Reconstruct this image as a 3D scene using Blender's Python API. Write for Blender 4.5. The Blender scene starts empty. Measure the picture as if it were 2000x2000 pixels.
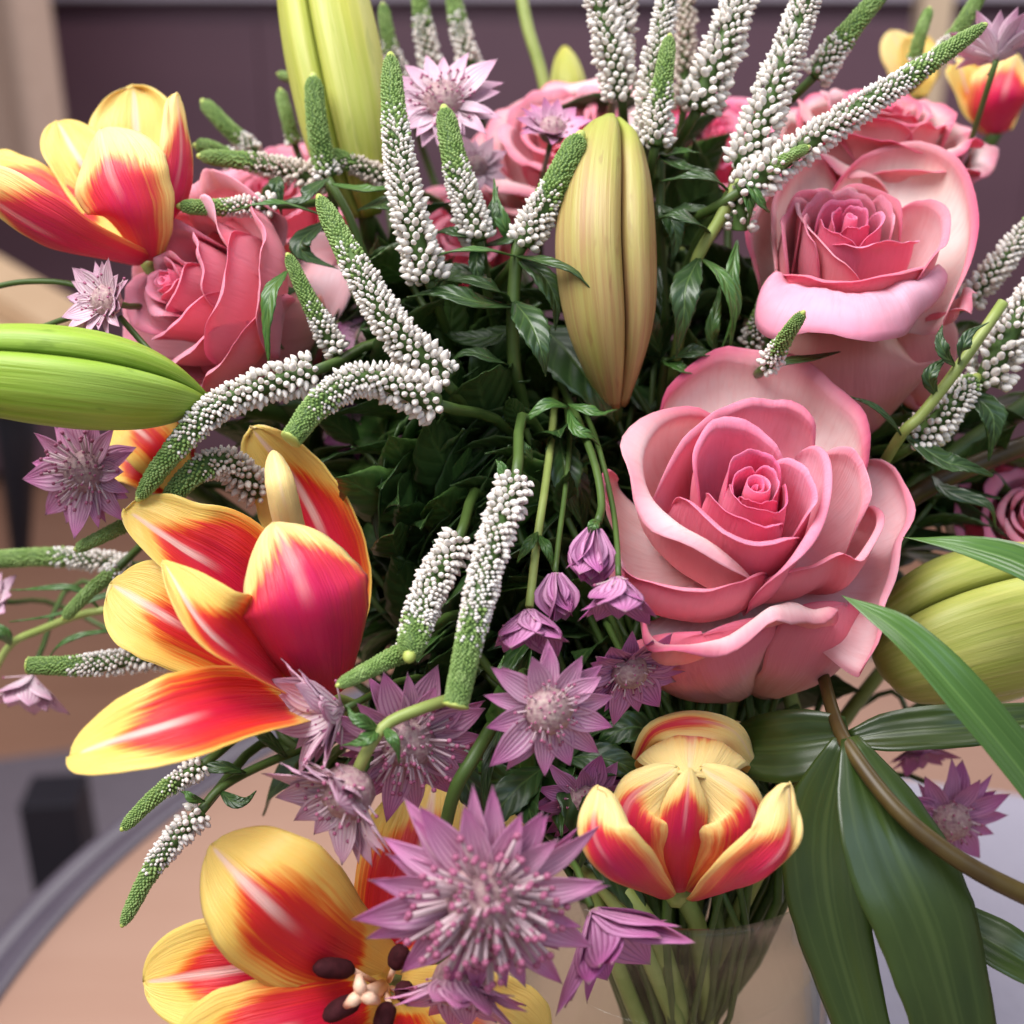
import bpy, math, random
import numpy as np
from mathutils import Vector, Matrix

random.seed(7)
rng = np.random.default_rng(7)
S = bpy.context.scene
COL = S.collection

# ------------------------------------------------------------------ camera, light, exposure
PITCH = math.radians(22.0)
K = math.tan(math.radians(22.5))
CP = np.array([0.0, 0.0, 1.25])
FWD = np.array([0, math.cos(PITCH), -math.sin(PITCH)])
UP = np.array([0, math.sin(PITCH), math.cos(PITCH)])
RT = np.array([1.0, 0, 0])
cam_data = bpy.data.cameras.new('camera')
cam = bpy.data.objects.new('camera', cam_data)
COL.objects.link(cam)
cam.location = CP
cam.rotation_euler = (math.pi / 2 - PITCH, 0, 0)
cam_data.sensor_width = 36
cam_data.lens = 18 / K
cam_data.clip_start = 0.01
cam_data.clip_end = 60
cam_data.dof.use_dof = True
cam_data.dof.focus_distance = 0.375
cam_data.dof.aperture_fstop = 7.0
S.camera = cam

world = bpy.data.worlds.new('World')
S.world = world
world.use_nodes = True
bgn = world.node_tree.nodes['Background']
bgn.inputs[0].default_value = (0.93, 0.93, 1.0, 1)
bgn.inputs[1].default_value = 0.31

def area(name, loc, target, size, energy, color):
    l = bpy.data.lights.new(name, 'AREA')
    l.shape = 'RECTANGLE'; l.size = size[0]; l.size_y = size[1]
    l.energy = energy; l.color = color
    o = bpy.data.objects.new(name, l)
    COL.objects.link(o)
    o.location = loc
    d = Vector(target) - Vector(loc)
    o.rotation_euler = d.to_track_quat('-Z', 'Y').to_euler()
    return o
area('window_light', (-0.55, 0.08, 2.40), (0.02, 0.42, 1.1), (1.1, 1.1), 42, (1.0, 0.98, 0.975))
area('sky_light', (0.55, -0.75, 2.05), (0.05, 0.42, 1.05), (0.9, 0.7), 4, (0.55, 0.75, 1.0))
area('background_fill', (1.2, 2.0, 2.5), (-0.2, 2.6, 0.6), (1.6, 1.6), 34, (1.0, 0.95, 0.95))  # unseen lamp added to brighten the dark background behind the bouquet

S.view_settings.view_transform = 'Standard'
S.view_settings.look = 'None'
S.view_settings.exposure = 0.12
S.view_settings.gamma = 1.0
S.view_settings.use_curve_mapping = False
S.render.engine = 'CYCLES'
S.cycles.use_denoising = True
S.cycles.max_bounces = 8
S.cycles.transparent_max_bounces = 8
S.cycles.caustics_refractive = False
S.cycles.caustics_reflective = False

# ------------------------------------------------------------------ helpers
def nrm(v):
    v = np.asarray(v, float)
    return v / (np.linalg.norm(v, axis=-1, keepdims=True) + 1e-12)

def W(px, py, d):
    """a point at photo pixel (px, py) of the 2000 px frame, d metres along the view axis"""
    return CP + d * (FWD + RT * (px - 1000) / 1000 * K - UP * (py - 1000) / 1000 * K)

def M(px, d):
    return px / 1000 * K * d

def CV(v):
    """direction given as right, up, towards the viewer"""
    return nrm(RT * v[0] + UP * v[1] - FWD * v[2])

def catmull(P, t):
    """uniform Catmull-Rom through the rows of P at parameters t in 0..1"""
    P = np.asarray(P, float)
    if P.ndim == 1:
        P = P[:, None]
    n = len(P)
    if n == 1:
        return np.repeat(P, len(t), 0)
    x = np.clip(np.asarray(t), 0, 1) * (n - 1)
    i = np.minimum(x.astype(int), n - 2)
    f = (x - i)[:, None]
    E0 = 2 * P[0] - P[1]; E1 = 2 * P[-1] - P[-2]
    Q = np.vstack([E0, P, E1])
    a, b, c, d = Q[i], Q[i + 1], Q[i + 2], Q[i + 3]
    return 0.5 * (2 * b + (c - a) * f + (2 * a - 5 * b + 4 * c - d) * f * f + (3 * b - a - 3 * c + d) * f ** 3)

def lin(L, t):
    L = np.atleast_1d(np.asarray(L, float))
    return np.interp(t, np.linspace(0, 1, len(L)), L) if len(L) > 1 else np.full(len(t), L[0])

def smooth(x):
    x = np.clip(x, 0, 1)
    return x * x * (3 - 2 * x)

class Wob:
    """smooth pseudo-noise in two variables"""
    def __init__(s, seed, f=2.0):
        r = np.random.default_rng(seed)
        s.k = r.normal(0, f, (6, 2)); s.p = r.uniform(0, 6.28, 6); s.a = r.uniform(0.4, 1, 6) / 2.6
    def __call__(s, x, y):
        o = 0
        for k, p, a in zip(s.k, s.p, s.a):
            o = o + a * np.sin(k[0] * x + k[1] * y + p)
        return o

def new_mesh(name, V, F, uv=None, attrs=None, smooth_shade=True):
    me = bpy.data.meshes.new(name)
    me.from_pydata([tuple(v) for v in V], [], F)
    if uv is not None:
        l = me.uv_layers.new(name='UVMap')
        li = np.empty(len(me.loops), int); me.loops.foreach_get('vertex_index', li)
        l.data.foreach_set('uv', np.asarray(uv, np.float32)[li].ravel())
    for k, a in (attrs or {}).items():
        at = me.attributes.new(k, 'FLOAT', 'POINT')
        at.data.foreach_set('value', np.broadcast_to(np.asarray(a, np.float32), len(V)).copy())
    if smooth_shade:
        me.polygons.foreach_set('use_smooth', np.ones(len(me.polygons), bool))
    me.update()
    return me

def obj(name, me, mat, parent=None, origin=None):
    o = bpy.data.objects.new(name, me)
    COL.objects.link(o)
    if isinstance(parent, bpy.types.Object):
        o.parent = parent
    if mat is not None and len(me.materials) == 0:
        me.materials.append(mat)
    return o

def thing(name, label, cat, loc, group=None):
    o = bpy.data.objects.new(name, None)
    o.empty_display_size = 0.01
    COL.objects.link(o)
    o.location = loc
    o['label'] = label; o['category'] = cat
    if group: o['group'] = group
    return o

def tag(o, label, cat, group=None):
    o['label'] = label; o['category'] = cat
    if group: o['group'] = group
    return o

def worg(p):
    o = np.zeros(3)
    while p is not None:
        o = o + np.array(p.location); p = getattr(p, 'parent', None)
    return o

def shell(name, G, mat, parent, th=0.0005, tone=0.0, UV=None):
    """closed thin shell round the grid G (rows along, columns across); front is the +normal side"""
    nu, nv = G.shape[:2]
    du = np.gradient(G, axis=0); dv = np.gradient(G, axis=1)
    n = nrm(np.cross(dv, du))
    org = worg(parent)
    v = np.linspace(0, 1, nu)[:, None]; s = np.linspace(-1, 1, nv)[None, :]
    tt = th * (0.35 + 0.65 * np.clip((1 - np.abs(s)) * 5, 0, 1) * np.clip((1 - v) * 8, 0, 1))[..., None]
    A = (G + n * tt / 2 - org).reshape(-1, 3); B = (G - n * tt / 2 - org).reshape(-1, 3)
    N = nu * nv
    F = []
    for i in range(nu - 1):
        for j in range(nv - 1):
            a = i * nv + j
            F.append((a, a + 1, a + nv + 1, a + nv))
            F.append((N + a, N + a + nv, N + a + nv + 1, N + a + 1))
    for j in range(nv - 1):
        a = j; F.append((a, N + a, N + a + 1, a + 1))
        a = (nu - 1) * nv + j; F.append((a, a + 1, N + a + 1, N + a))
    for i in range(nu - 1):
        a = i * nv; F.append((a, a + nv, N + a + nv, N + a))
        a = i * nv + nv - 1; F.append((a, N + a, N + a + nv, a + nv))
    if UV is None:
        U = np.stack(np.broadcast_arrays((s + 1) / 2, v), -1).reshape(-1, 2)
    else:
        U = UV.reshape(-1, 2)
    me = new_mesh(name, np.vstack([A, B]), F, np.vstack([U, U]),
                  {'side': np.r_[np.zeros(N), np.ones(N)], 'tone': np.full(2 * N, tone)})
    return obj(name, me, mat, parent)

def petal_grid(P, hw, face, cup=0.0, tip=0.3, nu=32, nv=21, wave=0.0, seed=0, fold=0.0, ecurl=0.0,
               serr=0, notch=0.0, ridge=0.010):
    """grid of a petal: spine points P (world), half widths hw (m) along it, face normals, lateral cup angle"""
    tau = np.linspace(0, 1, nu)
    t = 1 - (1 - tau) ** 1.35
    C = catmull(P, t)
    T = nrm(np.gradient(C, axis=0))
    fn = np.asarray(face, float)
    if fn.ndim == 1: fn = fn[None]
    Nn = catmull(fn, t)
    B = nrm(np.cross(T, Nn)); Nn = nrm(np.cross(B, T))
    if isinstance(hw, tuple):
        wl, wr = catmull(np.asarray(hw[0], float), t)[:, 0], catmull(np.asarray(hw[1], float), t)[:, 0]
    else:
        wl = wr = catmull(np.asarray(hw, float), t)[:, 0]
    if tip > 0:
        e = np.where(t > 1 - tip, np.sqrt(np.clip(1 - ((t - (1 - tip)) / tip) ** 2, 0, 1)), 1)
        wl = wl * e; wr = wr * e
    if wave:
        we = Wob(seed + 7, 9.0); wl = wl * (1 + 0.022 * we(t * 3, 0)); wr = wr * (1 + 0.022 * we(t * 3, 5))
    wl = np.maximum(wl, 0.00012); wr = np.maximum(wr, 0.00012)
    s = np.linspace(-1, 1, nv)
    w = np.where(s[None, :] < 0, wl[:, None], wr[:, None])
    if serr:
        saw = (t * serr) % 1.0
        w = w * (1 - 0.16 * (saw[:, None]) * (np.abs(s)[None] > 0.9))
    c = lin(cup, t)[:, None] * np.ones_like(w)
    c = np.where(np.abs(c) < 1e-3, 1e-3, c)
    ph = s[None] * c
    lat = w * np.sin(ph) / c
    nor = w * (1 - np.cos(ph)) / c + fold * w * np.abs(s)[None]
    a = np.abs(s)[None]
    nor = nor + ecurl * w * np.clip((a - 0.6) / 0.4, 0, 1) ** 2
    if wave:
        wb = Wob(seed, 2.6)
        nor = nor + wave * wb(s[None] * 1.5, t[:, None] * 4) * (0.25 + a) * np.minimum(1, t[:, None] * 3)
    if wave and ridge:
        nor = nor + ridge * w * (np.sin(s[None] * 10 + seed) + 0.7 * np.sin(s[None] * 17 + 2 * seed + 2 * t[:, None])) * np.minimum(1, 4 * (1 - a) + 0.2)
    G = C[:, None] + B[:, None] * lat[..., None] + Nn[:, None] * nor[..., None]
    if notch:
        G = G - T[:, None] * (notch * np.exp(-(s[None] / 0.13) ** 2) * smooth((t[:, None] - 0.75) / 0.25))[..., None]
    if wave:
        wb2 = Wob(seed + 91, 4.0)
        G = G + T[:, None] * (wave * 0.8 * wb2(s[None] * 3, t[:, None] * 0) * smooth((t[:, None] - 0.5) * 2))[..., None]
    return G

def petal(name, parent, mat, spine, hw, face, tone=0.0, th=0.0006, **kw):
    """spine in (px, py, depth), half widths in photo pixels, face as right/up/towards viewer"""
    P = np.array([W(*p) for p in spine])
    dm = np.mean([p[2] for p in spine])
    f = np.asarray(face, float)
    f = CV(f) if f.ndim == 1 else np.array([CV(x) for x in f])
    h = tuple(np.array(x, float) * K * dm / 1000 for x in hw) if isinstance(hw, tuple) else np.array(hw, float) * K * dm / 1000
    if 'wave' in kw: kw['wave'] = M(kw['wave'], dm)
    if 'notch' in kw: kw['notch'] = M(kw['notch'], dm)
    return shell(name, petal_grid(P, h, f, **kw), mat, parent, th, tone)

def tube_geo(P, R, n=8, cap=True):
    P = np.asarray(P, float); m = len(P)
    R = np.broadcast_to(np.asarray(R, float), m)
    T = nrm(np.gradient(P, axis=0))
    ref = np.array([0.3, 0.2, 0.93]); 
    if abs(T[0] @ ref) > 0.95: ref = np.array([1.0, 0, 0])
    B = np.zeros_like(P); b = nrm(np.cross(T[0], ref))
    for i in range(m):
        b = nrm(b - T[i] * (b @ T[i])); B[i] = b
    Cc = np.cross(T, B)
    a = np.linspace(0, 2 * math.pi, n, endpoint=False)
    V = P[:, None] + R[:, None, None] * (B[:, None] * np.cos(a)[None, :, None] + Cc[:, None] * np.sin(a)[None, :, None])
    V = V.reshape(-1, 3)
    F = []
    for i in range(m - 1):
        for j in range(n):
            k = (j + 1) % n
            F.append((i * n + j, i * n + k, (i + 1) * n + k, (i + 1) * n + j))
    if cap:
        F.append(tuple(range(n - 1, -1, -1))); F.append(tuple((m - 1) * n + j for j in range(n)))
    uv = np.stack(np.broadcast_arrays(np.linspace(0, 1, n)[None], np.linspace(0, 1, m)[:, None]), -1).reshape(-1, 2)
    return V, F, uv

def tube(name, parent, mat, P, R, n=8):
    V, F, uv = tube_geo(P, R, n)
    return obj(name, new_mesh(name, V - worg(parent), F, uv, {'tone': 0.0, 'side': 0.0}), mat, parent)

def ball_geo(nlat=5, nlon=7, power=1.0):
    V = [(0, 0, -1)]; F = []
    for i in range(1, nlat):
        th = math.pi * i / nlat
        for j in range(nlon):
            a = 2 * math.pi * j / nlon
            V.append((math.sin(th) * math.cos(a), math.sin(th) * math.sin(a), -math.cos(th)))
    V.append((0, 0, 1)); e = len(V) - 1
    for j in range(nlon):
        k = (j + 1) % nlon
        F.append((0, 1 + k, 1 + j))
        for i in range(nlat - 2):
            a = 1 + i * nlon
            F.append((a + j, a + k, a + nlon + k, a + nlon + j))
        F.append((1 + (nlat - 2) * nlon + j, 1 + (nlat - 2) * nlon + k, e))
    return np.array(V, float), F

def join_geo(parts):
    V, F, n = [], [], 0
    for v, f in parts:
        V.append(v); F += [tuple(i + n for i in q) for q in f]; n += len(v)
    return np.vstack(V), F

def basis(z, ref=None):
    z = nrm(z)
    if ref is None: ref = RT
    if abs(z @ ref) > 0.95: ref = UP
    y = nrm(np.cross(z, ref)); x = np.cross(y, z)
    return x, y, z

# ------------------------------------------------------------------ materials
class G_:
    """tiny node graph writer"""
    def __init__(s, name):
        m = bpy.data.materials.new(name); m.use_nodes = True
        s.m = m; s.nt = m.node_tree; s.b = s.nt.nodes['Principled BSDF']
    def n(s, typ, **kw):
        nd = s.nt.nodes.new(typ)
        for k, v in kw.items(): setattr(nd, k, v)
        return nd
    def put(s, sock, val):
        if isinstance(val, bpy.types.NodeSocket): s.nt.links.new(val, sock)
        elif isinstance(val, (tuple, list)) and len(val) == 3 and sock.type == 'RGBA': sock.default_value = (*val, 1)
        else: sock.default_value = val
    def math(s, op, a, b=0.0, c=0.0, clamp=False):
        nd = s.n('ShaderNodeMath', operation=op, use_clamp=clamp)
        s.put(nd.inputs[0], a); s.put(nd.inputs[1], b)
        if op in ('MULTIPLY_ADD',): s.put(nd.inputs[2], c)
        return nd.outputs[0]
    def rng(s, x, a, b, c=0.0, d=1.0):
        nd = s.n('ShaderNodeMapRange', interpolation_type='SMOOTHSTEP')
        s.put(nd.inputs[0], x)
        for i, q in enumerate((a, b, c, d)): s.put(nd.inputs[i + 1], q)
        return nd.outputs[0]
    def mix(s, f, a, b):
        nd = s.n('ShaderNodeMix', data_type='RGBA')
        s.put(nd.inputs[0], f); s.put(nd.inputs[6], a); s.put(nd.inputs[7], b)
        return nd.outputs[2]
    def ramp(s, x, stops, interp='LINEAR'):
        nd = s.n('ShaderNodeValToRGB'); cr = nd.color_ramp; cr.interpolation = interp
        while len(cr.elements) < len(stops): cr.elements.new(0.5)
        for e, (p, c) in zip(cr.elements, stops): e.position = p; e.color = (*c, 1)
        s.put(nd.inputs[0], x)
        return nd.outputs[0]
    def uv(s):
        nd = s.n('ShaderNodeUVMap'); sp = s.n('ShaderNodeSeparateXYZ')
        s.nt.links.new(nd.outputs[0], sp.inputs[0])
        s.uvo = nd.outputs[0]
        return sp.outputs[0], sp.outputs[1]
    def attr(s, name):
        return s.n('ShaderNodeAttribute', attribute_name=name).outputs['Fac']
    def noise(s, vec, scale, detail=2.0, sx=1, sy=1, sz=1, rough=0.5):
        if (sx, sy, sz) != (1, 1, 1):
            mp = s.n('ShaderNodeMapping'); mp.inputs['Scale'].default_value = (sx, sy, sz)
            s.put(mp.inputs[0], vec); vec = mp.outputs[0]
        nd = s.n('ShaderNodeTexNoise'); s.put(nd.inputs['Vector'], vec)
        nd.inputs['Scale'].default_value = scale; nd.inputs['Detail'].default_value = detail
        nd.inputs['Roughness'].default_value = rough
        return nd.outputs[0]
    def objco(s):
        return s.n('ShaderNodeTexCoord').outputs['Object']
    def uvrand(s):
        """UV plus a shift of its own for each object"""
        oi = s.n('ShaderNodeObjectInfo'); va = s.n('ShaderNodeVectorMath', operation='ADD')
        sc = s.math('MULTIPLY', oi.outputs['Random'], 37.0)
        cb = s.n('ShaderNodeCombineXYZ'); s.put(cb.inputs[0], sc); s.put(cb.inputs[1], sc); s.put(cb.inputs[2], sc)
        s.put(va.inputs[0], s.uvo); s.put(va.inputs[1], cb.outputs[0])
        s.rand = oi.outputs['Random']
        return va.outputs[0]
    def bump(s, h, strength=0.3, dist=0.001):
        nd = s.n('ShaderNodeBump'); nd.inputs['Strength'].default_value = strength
        nd.inputs['Distance'].default_value = dist
        s.put(nd.inputs['Height'], h); s.nt.links.new(nd.outputs[0], s.b.inputs['Normal'])
    def set(s, **kw):
        names = dict(col='Base Color', rough='Roughness', spec='Specular IOR Level', sss='Subsurface Weight',
                     coat='Coat Weight', coatr='Coat Roughness', metal='Metallic', trans='Transmission Weight',
                     ior='IOR', sheen='Sheen Weight', alpha='Alpha')
        for k, v in kw.items():
            if k == 'sssr':
                s.b.inputs['Subsurface Radius'].default_value = v[:3]; s.b.inputs['Subsurface Scale'].default_value = v[3]
            else:
                s.put(s.b.inputs[names[k]], v)
        return s.m

def abs_s(g, u):
    return g.math('ABSOLUTE', g.math('MULTIPLY_ADD', u, 2.0, -1.0))

def mat_tulip():
    g = G_('tulip_petal'); u, v = g.uv(); s = abs_s(g, u); uvr = g.uvrand()
    side = g.attr('side'); tone = g.attr('tone')
    streak = g.noise(uvr, 1.0, 3.0, 26, 2.2, 1, 0.62)
    big = g.noise(uvr, 1.0, 1.0, 2.0, 2.0, 1)
    f = g.math('MULTIPLY_ADD', s, -0.62, 0.86)
    f = g.math('SUBTRACT', f, g.math('MULTIPLY', g.rng(v, 0.36, 0.98), 0.84))
    f = g.math('ADD', f, g.math('MULTIPLY', g.math('SUBTRACT', streak, 0.5), 0.48))
    f = g.math('ADD', f, g.math('MULTIPLY', g.math('SUBTRACT', big, 0.5), 0.25))
    f = g.math('ADD', f, tone)
    basey = g.math('MULTIPLY', g.rng(v, 0.16, 0.02), g.math('SUBTRACT', 1.0, side))
    f = g.math('SUBTRACT', f, basey, clamp=True)
    ins = g.ramp(f, [(0.0, (0.85, 0.56, 0.14)), (0.26, (0.86, 0.50, 0.10)), (0.40, (0.78, 0.16, 0.015)), (0.50, (0.64, 0.02, 0.012)), (0.85, (0.56, 0.006, 0.035))])
    out = g.ramp(f, [(0.0, (0.88, 0.62, 0.25)), (0.26, (0.87, 0.55, 0.18)), (0.40, (0.76, 0.20, 0.06)), (0.50, (0.66, 0.03, 0.05)), (0.90, (0.60, 0.010, 0.085))])
    c = g.mix(side, ins, out)
    st = g.math('MULTIPLY', g.rng(g.math('ADD', s, g.math('MULTIPLY', g.math('SUBTRACT', streak, 0.5), 0.16)), 0.13, 0.02), g.math('MULTIPLY', g.rng(v, 0.30, 0.5), g.rng(v, 0.97, 0.9)))
    c = g.mix(g.math('MULTIPLY', st, g.math('MULTIPLY_ADD', side, -0.45, 0.75)), c, (0.84, 0.55, 0.48))
    fine = g.noise(uvr, 1.0, 2.0, 70, 3, 1)
    g.bump(g.math('ADD', fine, g.math('MULTIPLY', streak, 1.5)), 0.4, 0.0008)
    return g.set(col=c, rough=0.42, spec=0.35, sss=0.22, sssr=(1.0, 0.35, 0.15, 0.0025), sheen=0.05)

def mat_rose():
    g = G_('rose_petal'); u, v = g.uv(); s = abs_s(g, u); uvr = g.uvrand()
    side = g.attr('side'); tone = g.attr('tone')
    n1 = g.noise(uvr, 2.6, 3.0); n2 = g.noise(uvr, 1.0, 3.0, 40, 4, 1)
    pale = g.ramp(n1, [(0.3, (0.88, 0.61, 0.56)), (0.7, (0.93, 0.77, 0.73))])
    pink = g.ramp(n1, [(0.3, (0.85, 0.14, 0.30)), (0.7, (0.91, 0.30, 0.47))])
    ins = g.mix(tone, pale, pink)
    outer = g.mix(tone, (0.76, 0.29, 0.30), (0.80, 0.14, 0.25))
    outer = g.mix(g.math('MULTIPLY', g.rng(v, 0.5, 0.05), 0.6), outer, (0.66, 0.44, 0.28))
    c = g.mix(side, ins, outer)
    vv = g.math('MULTIPLY_ADD', g.math('SUBTRACT', n1, 0.5), 0.10, v)
    rim = g.math('MAXIMUM', g.rng(vv, 0.83, 1.01), g.math('MULTIPLY', g.rng(s, 0.90, 1.0), g.rng(v, 0.5, 0.9)))
    amt = g.math('MULTIPLY', g.math('MULTIPLY_ADD', tone, -0.75, 1.0), g.rng(g.noise(uvr, 1.7, 1.0), 0.25, 0.65, 0.5, 1.0))
    c = g.mix(g.math('MULTIPLY', rim, amt), c, (0.70, 0.04, 0.15))
    vn = g.noise(uvr, 1.0, 3.0, 60, 5, 1, 0.6)
    c = g.mix(g.math('MULTIPLY', g.rng(vn, 0.45, 0.8), 0.24), c, (0.70, 0.20, 0.22))
    br = g.math('MULTIPLY', g.rng(g.noise(uvr, 5.0, 3.0), 0.62, 0.72), g.rng(v, 0.75, 1.0))
    c = g.mix(g.math('MULTIPLY', br, 0.30), c, (0.45, 0.20, 0.12))
    g.bump(g.math('ADD', n2, g.math('MULTIPLY', n1, 2.5)), 0.38, 0.0008)
    return g.set(col=c, rough=0.58, spec=0.28, sss=0.35, sssr=(1.0, 0.40, 0.40, 0.003), sheen=0.08)

def mat_bract(name, a, b, vein, tipc):
    g = G_(name); u, v = g.uv(); s = abs_s(g, u); uvr = g.uvrand(); side = g.attr('side')
    n1 = g.noise(uvr, 1.0, 2.0, 10, 3, 1)
    c = g.mix(g.rng(v, 0.12, 0.92), a, b)
    wv = g.math('SINE', g.math('ADD', g.math('MULTIPLY', u, 44.0), g.math('MULTIPLY', n1, 3.0)))
    vm = g.math('MULTIPLY', g.rng(wv, 0.1, 1.0), g.math('MULTIPLY_ADD', side, 0.20, 0.62))
    c = g.mix(vm, c, vein)
    c = g.mix(g.math('MULTIPLY', g.rng(g.math('ADD', v, g.math('MULTIPLY', n1, 0.25)), 0.93, 1.13), 0.85), c, tipc)
    c = g.mix(g.math('MULTIPLY', g.rand, 0.22), c, (0.68, 0.42, 0.50))
    g.bump(wv, 0.25, 0.0004)
    return g.set(col=c, rough=0.55, spec=0.3, sss=0.12, sssr=(1, .5, .7, 0.002))

def mat_plain(name, c1, c2, scale=40.0, rough=0.5, spec=0.4, sss=0.0, bump=0.15, dist=0.0006, **kw):
    g = G_(name); n = g.noise(g.objco(), scale, 3.0)
    c = g.ramp(n, [(0.3, c1), (0.7, c2)])
    oi = g.n('ShaderNodeObjectInfo').outputs['Random']
    c = g.mix(g.math('MULTIPLY', oi, 0.35), c, c1)
    if bump: g.bump(n, bump, dist)
    if sss: g.set(sss=sss, sssr=(1, .8, .5, 0.002))
    return g.set(col=c, rough=rough, spec=spec, **kw)

def mat_leaf(name, c1, c2, mid, nveins, par=False, rough=0.38, bs=0.35):
    g = G_(name); u, v = g.uv(); s = abs_s(g, u); uvr = g.uvrand(); side = g.attr('side')
    n1 = g.noise(uvr, 3.0, 3.0)
    c = g.ramp(n1, [(0.3, c1), (0.75, c2)])
    if par:
        ph = g.math('MULTIPLY', u, nveins * 6.28)
    else:
        ph = g.math('MULTIPLY', g.math('SUBTRACT', v, g.math('MULTIPLY', s, 0.22)), nveins * 6.28)
    ph = g.math('ADD', ph, g.math('MULTIPLY', n1, 2.0))
    wv = g.math('SINE', ph)
    vm = g.rng(wv, 0.75, 1.0)
    c = g.mix(g.math('MULTIPLY', vm, 0.30), c, mid)
    c = g.mix(g.math('MULTIPLY', g.rng(s, 0.10, 0.02), 0.7), c, mid)
    c = g.mix(g.math('MULTIPLY', side, 0.35), c, mid)
    c = g.mix(g.math('MULTIPLY', g.rand, 0.3), c, c1)
    g.bump(g.math('MULTIPLY_ADD', wv, -0.5, g.math('MULTIPLY', g.rng(s, 0.0, 0.1), 1.0)), bs, 0.0008)
    return g.set(col=c, rough=rough, spec=0.5, coat=0.12, coatr=0.25)

def mat_lily(name, c1, c2, tipc, groove):
    g = G_(name); u, v = g.uv(); s = abs_s(g, u); uvr = g.uvrand()
    n1 = g.noise(uvr, 1.0, 4.0, 22, 2.0, 1, 0.6); n2 = g.noise(uvr, 2.0, 2.0)
    c = g.mix(g.rng(n1, 0.3, 0.7), c1, c2)
    c = g.mix(g.math('MULTIPLY', g.rng(n2, 0.45, 0.7), 0.5), c, tipc)
    c = g.mix(g.math('MULTIPLY', g.rng(s, 0.82, 1.0), 0.7), c, groove)
    c = g.mix(g.rng(v, 0.70, 1.0), c, tipc)
    sp = g.noise(uvr, 9.0, 2.0); c = g.mix(g.math('MULTIPLY', g.rng(sp, 0.62, 0.72), 0.35), c, groove)
    g.bump(n1, 0.45, 0.0010)
    return g.set(col=c, rough=0.46, spec=0.4, sss=0.15, sssr=(1, .8, .3, 0.003))

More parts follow.
